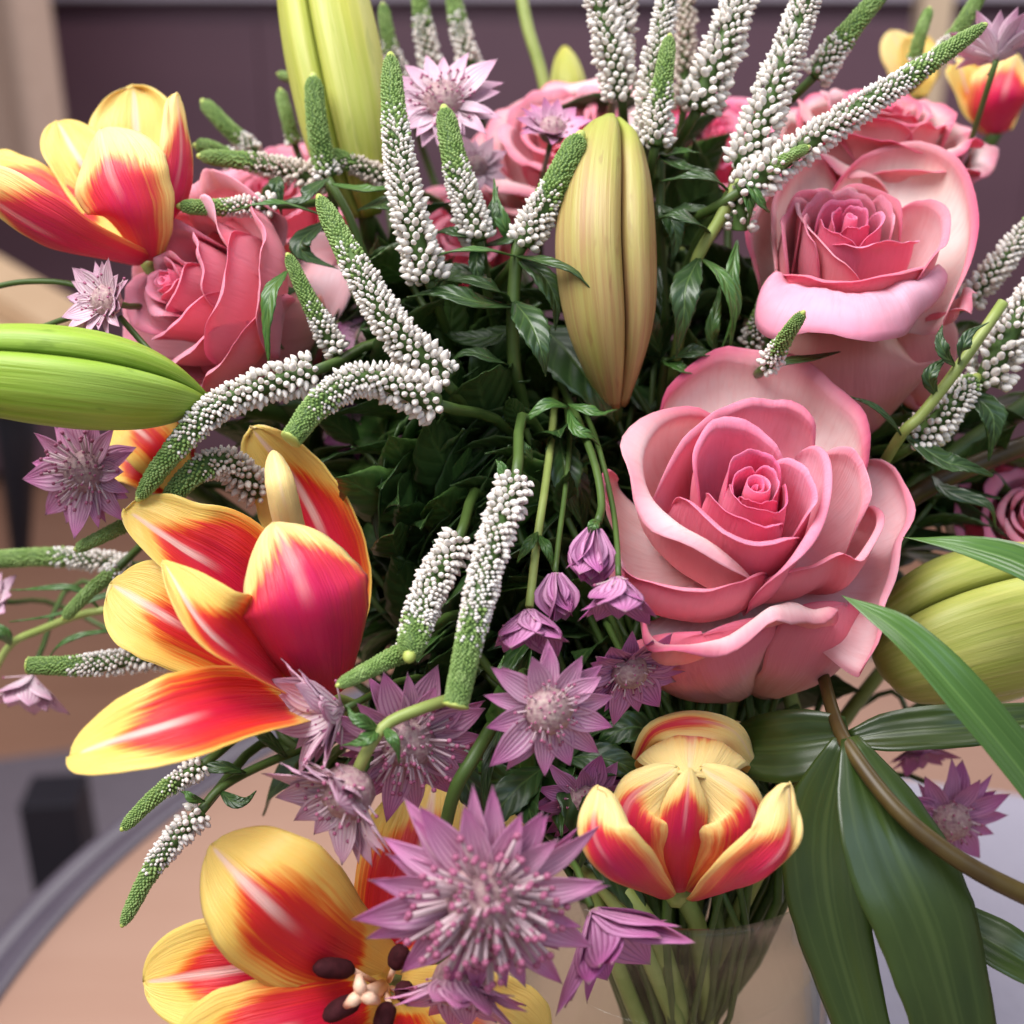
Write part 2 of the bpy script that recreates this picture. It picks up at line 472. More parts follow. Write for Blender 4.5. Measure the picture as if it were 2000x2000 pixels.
MT = dict(
    tulip=mat_tulip(), rose=mat_rose(),
    bract=mat_bract('masterwort_bract', (0.72, 0.46, 0.57), (0.54, 0.145, 0.36), (0.30, 0.04, 0.18), (0.16, 0.10, 0.12)),
    bract_deep=mat_bract('masterwort_bract_deep', (0.58, 0.26, 0.46), (0.42, 0.08, 0.30), (0.22, 0.025, 0.14), (0.17, 0.15, 0.09)),
    bract_pale=mat_bract('masterwort_bract_pale', (0.76, 0.62, 0.66), (0.62, 0.34, 0.47), (0.42, 0.14, 0.28), (0.15, 0.11, 0.12)),
    floret=mat_plain('masterwort_floret', (0.30, 0.06, 0.14), (0.46, 0.16, 0.26), 300, 0.5, bump=0),
    umbel=mat_plain('masterwort_umbel', (0.30, 0.14, 0.18), (0.50, 0.38, 0.34), 700, 0.6, bump=0.6, dist=0.001),
    filament=mat_plain('masterwort_filament', (0.52, 0.36, 0.38), (0.62, 0.45, 0.50), 200, 0.5, bump=0),
    white=mat_plain('speedwell_white', (0.70, 0.63, 0.57), (0.82, 0.79, 0.75), 90, 0.5, 0.35, sss=0.15, bump=0.1),
    cream=mat_plain('speedwell_cream', (0.62, 0.52, 0.44), (0.74, 0.66, 0.58), 90, 0.55, 0.3, bump=0.1),
    gbud=mat_plain('speedwell_green', (0.16, 0.27, 0.06), (0.29, 0.41, 0.14), 250, 0.5, 0.4, sss=0.1, bump=0.2),
    gcore=mat_plain('speedwell_core', (0.05, 0.10, 0.022), (0.09, 0.16, 0.035), 250, 0.6, 0.3, bump=0.3),
    tipbud=mat_plain('speedwell_tip', (0.40, 0.48, 0.10), (0.48, 0.55, 0.16), 250, 0.5, 0.4, bump=0.1),
    stem=mat_plain('green_stem', (0.045, 0.085, 0.016), (0.085, 0.14, 0.03), 80, 0.45, 0.4, bump=0.15),
    stem_pale=mat_plain('pale_stem', (0.24, 0.31, 0.07), (0.36, 0.42, 0.13), 80, 0.45, 0.4, bump=0.15),
    stem_dark=mat_plain('brown_stem', (0.040, 0.022, 0.008), (0.10, 0.070, 0.015), 60, 0.42, 0.4, bump=0.2),
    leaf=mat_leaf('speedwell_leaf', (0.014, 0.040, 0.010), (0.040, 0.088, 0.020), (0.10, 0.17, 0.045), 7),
    leaf_pale=mat_leaf('fresh_leaf', (0.035, 0.10, 0.018), (0.075, 0.17, 0.03), (0.16, 0.26, 0.07), 7),  # paler green variant of the speedwell leaf
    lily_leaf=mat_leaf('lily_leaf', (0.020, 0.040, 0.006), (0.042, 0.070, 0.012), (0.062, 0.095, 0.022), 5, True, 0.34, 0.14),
    lily_leaf_pale=mat_leaf('lily_leaf_upper', (0.05, 0.12, 0.02), (0.085, 0.19, 0.035), (0.14, 0.26, 0.06), 6, True, 0.33, 0.2),  # paler, greener variant of the lily leaf
    lily_tan=mat_lily('lily_bud_tan', (0.40, 0.23, 0.10), (0.48, 0.38, 0.14), (0.36, 0.41, 0.07), (0.25, 0.10, 0.05)),
    lily_yellow=mat_lily('lily_bud_yellow', (0.38, 0.42, 0.06), (0.50, 0.50, 0.13), (0.50, 0.46, 0.07), (0.26, 0.31, 0.04)),
    lily_green=mat_lily('lily_bud_green', (0.22, 0.36, 0.025), (0.32, 0.46, 0.06), (0.30, 0.46, 0.08), (0.08, 0.15, 0.012)),
    lily_olive=mat_lily('lily_bud_olive', (0.32, 0.36, 0.06), (0.46, 0.46, 0.12), (0.44, 0.47, 0.11), (0.18, 0.21, 0.03)),
    anther=mat_plain('anther_dark', (0.030, 0.004, 0.006), (0.06, 0.010, 0.014), 400, 0.85, 0.2, bump=0.5),
    pistil=mat_plain('pistil', (0.80, 0.50, 0.34), (0.84, 0.58, 0.42), 200, 0.45, bump=0.1),
    sepal=mat_plain('rose_sepal', (0.06, 0.12, 0.03), (0.10, 0.18, 0.05), 90, 0.5, bump=0.2),
)

# ------------------------------------------------------------------ the setting
class FakeParent:
    location = (0.0, 0.0, 0.0)

def box_geo(c, sx, sy, sz, rz=0.0):
    V = np.array([(x, y, z) for x in (-sx, sx) for y in (-sy, sy) for z in (-sz, sz)], float)
    R = np.array([[math.cos(rz), -math.sin(rz), 0], [math.sin(rz), math.cos(rz), 0], [0, 0, 1]])
    F = [(0, 1, 3, 2), (4, 6, 7, 5), (0, 4, 5, 1), (2, 3, 7, 6), (0, 2, 6, 4), (1, 5, 7, 3)]
    return V @ R.T + np.array(c), F

def box(name, c, sx, sy, sz, mat, parent=None, rz=0.0, bev=0.003):
    org = np.array(parent.location) if parent is not None else np.zeros(3)
    V, F = box_geo(np.array(c) - org, sx, sy, sz, rz)
    o = obj(name, new_mesh(name, V, F, None, None, False), mat, parent)
    if bev:
        m = o.modifiers.new('bevel', 'BEVEL'); m.width = bev; m.segments = 2
    return o

def mat_floor():
    g = G_('floor_wood'); co = g.objco()
    n = g.noise(co, 1.0, 4.0, 2, 30, 1); n2 = g.noise(co, 2.5, 2.0)
    c = g.mix(n, (0.30, 0.14, 0.085), (0.44, 0.23, 0.15))
    c = g.mix(g.math('MULTIPLY', n2, 0.5), c, (0.36, 0.22, 0.16))
    return g.set(col=c, rough=0.45, spec=0.4)
def mat_cloth(name, a, b, scale):
    g = G_(name); n = g.noise(g.objco(), scale, 4.0); n2 = g.noise(g.objco(), 3.0, 2.0)
    c = g.mix(n, a, b); g.bump(n, 0.3, 0.004)
    return g.set(col=c, rough=0.85, spec=0.2)
def mat_wood(name, a, b, rough=0.4, sx=3, sy=40, spec=0.4):
    g = G_(name); co = g.objco(); n = g.noise(co, 1.0, 4.0, sx, sy, 6)
    c = g.mix(n, a, b); g.bump(n, 0.08, 0.001)
    return g.set(col=c, rough=rough, spec=spec)

M_WALL = mat_wood('plum_panel', (0.10, 0.06, 0.09), (0.14, 0.08, 0.115), 0.5, 2, 2)
fl = obj('floor', new_mesh('floor', [(-6, -2, 0), (6, -2, 0), (6, 8, 0), (-6, 8, 0)], [(0, 1, 2, 3)]), mat_floor()); fl['kind'] = 'structure'
wl = box('wall', (0, 4.05, 1.35), 4.0, 0.05, 1.40, M_WALL); wl['kind'] = 'structure'
# plum sofa-like cabinet front behind the table, pale sill above it
cab = thing('sideboard', 'dark plum wooden sideboard behind the bouquet with a pale top edge', 'sideboard', (0.3, 3.4, 0))
box('body', (0.35, 3.6, 0.655), 2.0, 0.30, 0.615, mat_wood('plum_front', (0.10, 0.058, 0.088), (0.15, 0.082, 0.115), 0.5, 2, 3), cab)
box('top', (0.35, 3.58, 1.312), 2.06, 0.34, 0.035, mat_plain('pale_ledge', (0.36, 0.33, 0.40), (0.42, 0.38, 0.46), 5, 0.5, bump=0), cab)
for k in range(4):
    box('door', (-1.12 + k * 0.98, 3.285, 0.64), 0.489, 0.012, 0.59, mat_wood('plum_door', (0.11, 0.062, 0.090), (0.16, 0.088, 0.118), 0.42, 2, 3), cab)
    
# curtain / post at the far left
def ridged_panel(name, x0, x1, y, z0, z1, n, amp, mat, label, cat):
    base = ((x0 + x1) / 2, y, z0); t = thing(name, label, cat, base)
    xs = np.linspace(x0, x1, n * 10); V = []; F = []
    for side in (0, 1):
        for x in xs:
            for z in (z0, (z0 + z1) / 2, z1):
                ph = (x - x0) / (x1 - x0) * n * 2 * math.pi
                V.append((x - base[0], amp * math.sin(ph) + 0.3 * amp * math.sin(2.3 * ph + z) + side * 0.01, z - base[2]))
    m = len(xs)
    for i in range(m - 1):
        for j in range(2):
            a = i * 3 + j; b = a + m * 3
            F.append((a, a + 3, a + 4, a + 1)); F.append((b, b + 1, b + 4, b + 3))
    obj('drape', new_mesh(name, V, F), mat, t)
    return t
ridged_panel('curtain', -1.75, -0.885, 2.55, 0.97, 2.6, 4, 0.03, mat_cloth('taupe_cloth', (0.42, 0.30, 0.24), (0.54, 0.40, 0.33), 60),
             'taupe folded curtain hanging at the far left edge', 'curtain')
# pale post behind the top right
pt = tag(box('wooden_post', (0.82, 2.6, 1.3), 0.030, 0.030, 1.3, mat_wood('pale_wood', (0.50, 0.38, 0.26), (0.62, 0.50, 0.36), 0.5, 40, 3)), 'pale blurred wooden post behind the tall white flower spikes', 'post')

# chair at the left: pale slatted seat, dark legs
ch = thing('chair', 'wooden chair with pale slatted seat and dark legs behind the left flowers', 'chair', tuple(W(0, 560, 1.7) * np.array([1, 1, 0])))
M_PALE = mat_wood('pale_slat', (0.50, 0.33, 0.20), (0.66, 0.47, 0.30), 0.5, 30, 4)
M_DARK = mat_wood('dark_leg', (0.010, 0.010, 0.016), (0.020, 0.018, 0.026), 0.5, 4, 4)
for k, (a, b) in enumerate((((-150, 470), (140, 640)), ((-150, 545), (100, 705)), ((-180, 620), (60, 770)))):
    p, q = W(*a, 1.60 - 0.03 * k), W(*b, 1.60 - 0.03 * k)
    mid = (p + q) / 2; L = np.linalg.norm(q - p)
    X = nrm(q - p); Y = nrm(np.cross((0, 0, 1), X)); Z = np.cross(X, Y)
    V, F = box_geo((0, 0, 0), L / 2, 0.05, 0.012)
    V = V @ np.stack([X, Y, Z]) + mid - np.array(ch.location)
    o = obj('slat', new_mesh('slat', V, F, None, None, False), M_PALE, ch)
for (a, b, w0, w1) in (((30, 760, 1.55), (40, 1075, 1.75), 0.030, 0.014), ((-160, 760, 1.5), (-170, 1300, 1.6), 0.030, 0.016)):
    p, q = W(*a), W(*b)
    tube('leg', ch, M_DARK, [p, (p + q) / 2, q], [w0, (w0 + w1) / 2, w1], 10)
tube('rail', ch, M_DARK, [W(30, 775, 1.555), W(-70, 772, 1.53), W(-160, 770, 1.505)], 0.02, 8)
# grey rug and a dark foot standing on it
rug = tag(box('rug', (-0.95, 1.30, 0.006), 0.75, 0.56, 0.006, mat_cloth('grey_rug', (0.16, 0.135, 0.16), (0.20, 0.17, 0.20), 50), None, 0.25), 'flat grey rug on the wooden floor left of the table', 'rug')
ft = thing('furniture_leg', 'short dark square furniture foot standing on the grey rug', 'furniture leg', tuple(W(118, 1640, 1.62) * np.array([1, 1, 0])))
q = W(118, 1620, 1.62)
box('post', (q[0], q[1], 0.19), 0.036, 0.036, 0.13, M_DARK, ft, 0.1)
box('foot', (q[0] + 0.01, q[1], 0.036), 0.052, 0.045, 0.024, M_DARK, ft, 0.1)

# round table
TC = np.array([0.176, 0.471, 0.75]); TR = 0.489
tab = thing('table', 'round tan table with a dark metal rim under the vase', 'table', (TC[0], TC[1], 0))
def lathe(name, prof, n, mat, parent, center, caps=False):
    V = []; F = []; m = len(prof)
    for r, z in prof:
        for j in range(n):
            a = 2 * math.pi * j / n
            V.append((r * math.cos(a), r * math.sin(a), z))
    V = np.array(V) + np.array(center) - np.array(parent.location)
    for i in range(m - 1):
        for j in range(n):
            k = (j + 1) % n
            F.append((i * n + j, i * n + k, (i + 1) * n + k, (i + 1) * n + j))
    if caps:
        F.append(tuple(range(n - 1, -1, -1))); F.append(tuple((m - 1) * n + j for j in range(n)))
    return obj(name, new_mesh(name, V, F), mat, parent)
def mat_tabletop():
    g = G_('tan_tabletop'); co = g.objco(); n = g.noise(co, 1.0, 5.0, 5, 26, 1, 0.55); n2 = g.noise(co, 5.0, 3.0)
    c = g.mix(n, (0.50, 0.29, 0.21), (0.60, 0.38, 0.29))
    c = g.mix(g.math('MULTIPLY', n2, 0.35), c, (0.38, 0.20, 0.14))
    return g.set(col=c, rough=0.34, spec=0.45)
lathe('tabletop', [(0.001, -0.02), (TR - 0.03, -0.02), (TR - 0.03, 0.0), (0.001, 0.0)], 128, mat_tabletop(), tab, TC)
M_RIM = mat_plain('rim_metal', (0.075, 0.062, 0.085), (0.095, 0.08, 0.105), 20, 0.35, 0.6, bump=0)
rp = [(TR - 0.0305, -0.024), (TR - 0.0305, 0.002)]
rp += [(TR - 0.028, 0.0045), (TR - 0.018, 0.0045), (TR - 0.016, 0.001), (TR - 0.012, 0.001), (TR - 0.010, 0.005), (TR - 0.004, 0.005), (TR, 0.001), (TR + 0.001, -0.010), (TR - 0.002, -0.024), (TR - 0.0305, -0.024)]
lathe('rim', rp, 160, M_RIM, tab, TC)
lathe('column', [(0.001, -0.70), (0.22, -0.745), (0.22, -0.725), (0.05, -0.70), (0.035, -0.6), (0.035, -0.02), (0.001, -0.02)], 32, M_RIM, tab, TC)
mt_c = W(2030, 1900, 0.62); mt_c = CP + (mt_c - CP) * (0.7535 - CP[2]) / (mt_c - CP)[2]  # thin pale sheet added to imitate the window reflected in the tabletop
tag(box('reflection_sheet', (mt_c[0] + 0.06, mt_c[1] + 0.01, 0.7535), 0.17, 0.15, 0.0018, mat_cloth('pale_reflection', (0.40, 0.37, 0.45), (0.46, 0.43, 0.51), 120), None, -0.25, 0.001),
    'pale lavender grey sheet imitating a window reflection on the tan table at the right', 'reflection_sheet')

# glass vase
VC = np.array([0.055, 0.345, 0.752])
vase = thing('glass_vase', 'clear glass vase full of stems at the bottom right', 'vase', tuple(VC))
def mat_glass():
    g = G_('clear_glass'); nt = g.nt
    lwt2 = g.n('ShaderNodeLayerWeight'); lwt2.inputs[0].default_value = 0.5
    tr = g.n('ShaderNodeBsdfTransparent'); lwt = g.n('ShaderNodeLayerWeight'); lwt.inputs[0].default_value = 0.35
    g.put(tr.inputs[0], g.mix(g.rng(lwt.outputs['Facing'], 0.3, 1.0), (0.98, 0.99, 0.99), (0.70, 0.76, 0.76)))
    gl = g.n('ShaderNodeBsdfGlossy'); gl.inputs['Roughness'].default_value = 0.03
    mx = g.n('ShaderNodeMixShader')
    g.put(mx.inputs[0], g.math('MULTIPLY_ADD', g.math('POWER', lwt2.outputs['Facing'], 4.0), 0.40, 0.018)); nt.links.new(tr.outputs[0], mx.inputs[1]); nt.links.new(gl.outputs[0], mx.inputs[2])
    nt.links.new(mx.outputs[0], nt.nodes['Material Output'].inputs[0])
    return g.m
GLASS = mat_glass()
VS = 1.10
vp = [(0.001, 0.0), (0.046, 0.0), (0.050, 0.004), (0.053, 0.05), (0.056, 0.11), (0.056, 0.16), (0.053, 0.20), (0.056, 0.224), (0.0575, 0.226), (0.0545, 0.226),
      (0.0505, 0.20), (0.0535, 0.16), (0.0535, 0.11), (0.0505, 0.05), (0.047, 0.014), (0.001, 0.012)]
vp = [(a, b * VS) for a, b in vp]
lathe('glass', vp, 64, GLASS, vase, VC)
def mat_water():
    g = G_('water'); nt = g.nt
    lw_ = g.n('ShaderNodeLayerWeight'); lw_.inputs[0].default_value = 0.5
    tr = g.n('ShaderNodeBsdfTransparent'); g.put(tr.inputs[0], (0.93, 0.97, 0.92))
    gl = g.n('ShaderNodeBsdfGlossy'); gl.inputs['Roughness'].default_value = 0.02
    mx = g.n('ShaderNodeMixShader'); g.put(mx.inputs[0], g.math('MULTIPLY_ADD', g.math('POWER', lw_.outputs['Facing'], 4.0), 0.5, 0.03))
    nt.links.new(tr.outputs[0], mx.inputs[1]); nt.links.new(gl.outputs[0], mx.inputs[2]); nt.links.new(mx.outputs[0], nt.nodes['Material Output'].inputs[0])
    return g.m
wt = lathe('water', [(0.001, 0.0145), (0.0468, 0.0165), (0.0500, 0.055), (0.0532, 0.12), (0.0532, 0.175), (0.0512, 0.206), (0.0518, 0.2075), (0.049, 0.2065), (0.001, 0.2062)], 64, mat_water(), FakeParent(), VC)
wt['kind'] = 'structure'
NECK = VC + np.array([0, 0, 0.235])

def stem_to_vase(parent, start, d0, mat, r, spread=0.042, wob=0.012, mid=None, n=18):
    """a stem from a flower down to the neck of the vase and into the water"""
    a = rng.uniform(0, 6.28); q = spread * math.sqrt(rng.uniform(0, 1))
    neck = NECK + np.array([q * math.cos(a), q * math.sin(a), 0])
    b = rng.uniform(0, 6.28)
    foot = VC + np.array([0.043 * math.cos(a + 2.6), 0.043 * math.sin(a + 2.6), 0.03])
    start = np.asarray(start, float); L = np.linalg.norm(neck - start)
    p1 = start + nrm(nrm(d0) * 0.7 + FWD * 0.9) * min(0.06, L * 0.3)
    mp = p1 * 0.5 + neck * 0.5 + FWD * max(0.0, 0.50 - (p1 - CP) @ FWD) * 0.55 + rng.normal(0, wob, 3) * np.array([1, 1, 0.3])
    pts = [start, p1, np.asarray(mid) if mid is not None else mp, neck, foot]
    P = catmull(pts, np.linspace(0, 1, n))
    return tube('stem', parent, mat, P, r, 7)

# ------------------------------------------------------------------ roses
def rim_petal(parent, base, Z, R, rim, roll=0.0, rdeg=120, tone=0.5, lean=0.0, belly=0.95, low=0.12, mid=0.62, seed=0, wave=0.03, nv=29, enddrop=0.45, th=0.00038, r0=0.05, zoff=0.0, pinch=0.0, rpow=0.5):
    """rose petal lofted from the base of the flower to its rim line (world points); roll: length of the rolled lip"""
    s = np.linspace(-1, 1, nv)
    rim = np.asarray(rim, float); q0 = rim - base; q0 = q0 - (q0 @ Z)[:, None] * Z
    if (np.cross(q0[:-1], q0[1:]) @ Z).sum() < 0: rim = rim[::-1]
    Q = catmull(rim, (s + 1) / 2)
    wb = Wob(seed, 3.0); wb2 = Wob(seed + 5, 2.0)
    n1, n2 = 15, 8
    rows = []
    rel = Q - base; h = rel @ Z; rad = rel - h[:, None] * Z; rr = np.linalg.norm(rad, axis=1); rh = rad / (rr[:, None] + 1e-9)
    # keep the radial directions smooth even where the rim comes close to the axis
    h = h * (1 - enddrop * np.abs(s) ** 5) + R * wave * (wb(s * 2.2, 0) + 0.35 * wb(s * 6, 2))
    P0 = np.stack([np.full(nv, r0 * R), np.full(nv, zoff * R)], 1)
    P3 = np.stack([rr, h], 1)
    P1 = np.stack([rr * belly, h * low + zoff * R], 1)
    P2 = np.stack([rr * (1 + 0.04) - lean * h * 0.38, h * mid], 1)
    pts = []
    for t in np.linspace(0, 1, n1):
        pts.append((1 - t) ** 3 * P0 + 3 * (1 - t) ** 2 * t * P1 + 3 * (1 - t) * t * t * P2 + t ** 3 * P3)
    if roll > 0:
        d = P3 - P2; ang = np.arctan2(d[:, 1], d[:, 0])
        rl = roll * (1 - 0.95 * np.abs(s) ** 3) * (1 + 0.40 * wb2(s * 2, 1)) * (1 + pinch * np.exp(-(s / 0.16) ** 2))
        tot = np.radians(rdeg) * (1 + 0.40 * wb2(s * 2.4, 3))
        cur = P3.copy()
        for k in range(1, n2 + 1):
            a = ang - tot * (k / n2) ** rpow
            cur = cur + np.stack([np.cos(a), np.sin(a)], 1) * (rl / n2)[:, None]
            pts.append(cur.copy())
    pts = np.array(pts)                       # rows, cols, (r, z)
    G = base + rh[None] * pts[..., 0:1] + Z * pts[..., 1:2]
    seg = np.linalg.norm(np.diff(G, axis=0), axis=2); cl = np.vstack([np.zeros(nv), np.cumsum(seg, 0)]); v = cl / cl[-1]
    UV = np.stack([np.broadcast_to((s + 1)[None] / 2, v.shape), v], -1)
    return shell('petal', G[:, ::-1], MT['rose'], parent, th, tone, UV[:, ::-1])

class Rose:
    def __init__(s, label, eye, R, axis, H=1.0, spin=0.0):
        s.Z = CV(axis); s.R = M(R, eye[2]); s.H = H
        s.eye = W(*eye); s.base = s.eye - s.Z * H * s.R
        s.X, s.Y, _ = basis(s.Z)
        s.t = thing('rose', label, 'rose', tuple(s.base)); s.k = int(eye[0] + eye[1])
    def at(s, px, py, h):
        """photo pixel to the plane h rose radii above the base"""
        d = FWD + RT * (px - 1000) / 1000 * K - UP * (py - 1000) / 1000 * K
        pl = s.base + s.Z * h * s.R
        return CP + d * (((pl - CP) @ s.Z) / (d @ s.Z))
    def px(s, rim, h, tone, roll=0, **kw):
        n = len(rim); hs = lin(h, np.linspace(0, 1, n))
        s.k += 1
        return rim_petal(s.t, s.base, s.Z, s.R, np.array([s.at(p[0], p[1], hh) for p, hh in zip(rim, hs)]), roll * s.R, tone=tone, seed=s.k, **kw)
    def polar(s, th, hw, r, h, tone, roll=0, drift=0.0, **kw):
        a = np.radians(th) + np.radians(hw) * np.linspace(-1, 1, 9)
        rr = r * (1 + drift * np.linspace(-1, 1, 9))
        s.k += 1
        rim = s.base + s.R * (rr[:, None] * (np.cos(a)[:, None] * s.X + np.sin(a)[:, None] * s.Y) + h * s.Z)
        return rim_petal(s.t, s.base, s.Z, s.R, rim, roll * s.R, tone=tone, seed=s.k, **kw)
    def heart(s, r=0.07, h=1.0, spin=0.0, tone=1.0, n=1):
        """the rolled-up innermost petal"""
        a = np.linspace(0, 4.4 * math.pi, 54) + spin
        rr = np.linspace(0.012, r, 54)
        rows = []
        for z, f in ((0.45, 0.9), (0.7, 1.0), (0.9, 1.0), (1.0, 0.93)):
            hh = h * z - (0.03 * np.sin(a * 0.5) if z == 1.0 else 0)
            rows.append(s.base + s.R * ((rr * f)[:, None] * (np.cos(a)[:, None] * s.X + np.sin(a)[:, None] * s.Y)) + s.R * np.broadcast_to(np.atleast_1d(hh), 54)[:, None] * s.Z)
        G = np.array(rows)
        UV = np.stack(np.broadcast_arrays(np.linspace(0.2, 0.8, 54)[None], np.array([.3, .5, .7, .92])[:, None]), -1)
        shell('heart', G[:, ::-1], MT['rose'], s.t, 0.0007, tone, UV[:, ::-1])
    def inner(s, spin=0.0, scale=1.0, hs=1.0, tone=1.0, upto=4):
        L = [(3, 0.13, 1.00, 80, 0.03), (3, 0.21, 0.985, 78, 0.05), (3, 0.30, 0.96, 72, 0.07), (4, 0.40, 0.93, 64, 0.09)]
        th = spin
        for i, (n, r, h, hw, dr) in enumerate(L[:upto]):
            for k in range(n):
                th += 360 / n + rng.uniform(-9, 9)
                s.polar(th, hw + rng.uniform(-6, 6), r * scale * rng.uniform(0.95, 1.05), h * hs * rng.uniform(0.985, 1.01), tone - 0.12 * i, roll=0.03 + 0.025 * i, rdeg=35 + 22 * i,
                        drift=0.10, lean=-0.10 + 0.05 * i, belly=1.15, mid=0.7, wave=0.015, enddrop=0.35, nv=21)
            th += 40
    def outer(s, spin=0.0, rows=((5, 0.60, 0.86, 50, 0.16, 70, 0.55), (5, 0.82, 0.72, 50, 0.26, 110, 0.3), (5, 1.0, 0.55, 46, 0.28, 120, 0.1))):
        th = spin
        for n, r, h, hw, roll, rd, tone in rows:
            for k in range(n):
                th += 360 / n + rng.uniform(-8, 8)
                s.polar(th, hw + rng.uniform(-5, 5), r * rng.uniform(0.95, 1.05), h * rng.uniform(0.96, 1.03), tone, roll=roll, rdeg=rd, drift=rng.uniform(-.06, .06), lean=0.12, pinch=0.25, wave=0.03)
            th += 33
    def sepals(s, n=5, L=0.5):
        for k in range(n):
            a = 2 * math.pi * k / n + 0.3
            r = math.cos(a) * s.X + math.sin(a) * s.Y
            P = np.array([s.base + r * 0.05 * s.R, s.base + r * 0.35 * s.R - s.Z * 0.03 * s.R, s.base + r * L * s.R - s.Z * 0.18 * s.R])
            shell('sepal', petal_grid(P, np.array([0.06, 0.10, 0.0]) * s.R, s.Z, nu=8, nv=5, tip=0), MT['sepal'], s.t)
    def stem(s, mid=None, r=0.0028):
        stem_to_vase(s.t, s.base, -s.Z, MT['stem_pale'], r, mid=mid)

# ------------------------------------------------------------------ white speedwell spikes
BALL_HI = ball_geo(6, 8); BALL_LO = ball_geo(4, 6)
def bud_variants():
    out = []
    for k in range(3):
        V, F = ball_geo(6, 8)
        V = V * np.array([0.80, 0.80, 1.0]); w = Wob(40 + k, 1.6)
        V = V * (1 + 0.10 * w(V[:, 0:1] * 2, V[:, 2:3] * 2 + V[:, 1:2]))
        V[:, :2] *= (1 - 0.25 * np.clip(V[:, 2:3], 0, 1))
        V[-1, 2] += 0.14 * k
        m = new_mesh('flower_bud', V, F); m.materials.append(MT['white'])
        out.append(m)
    return out
BUDS = bud_variants()

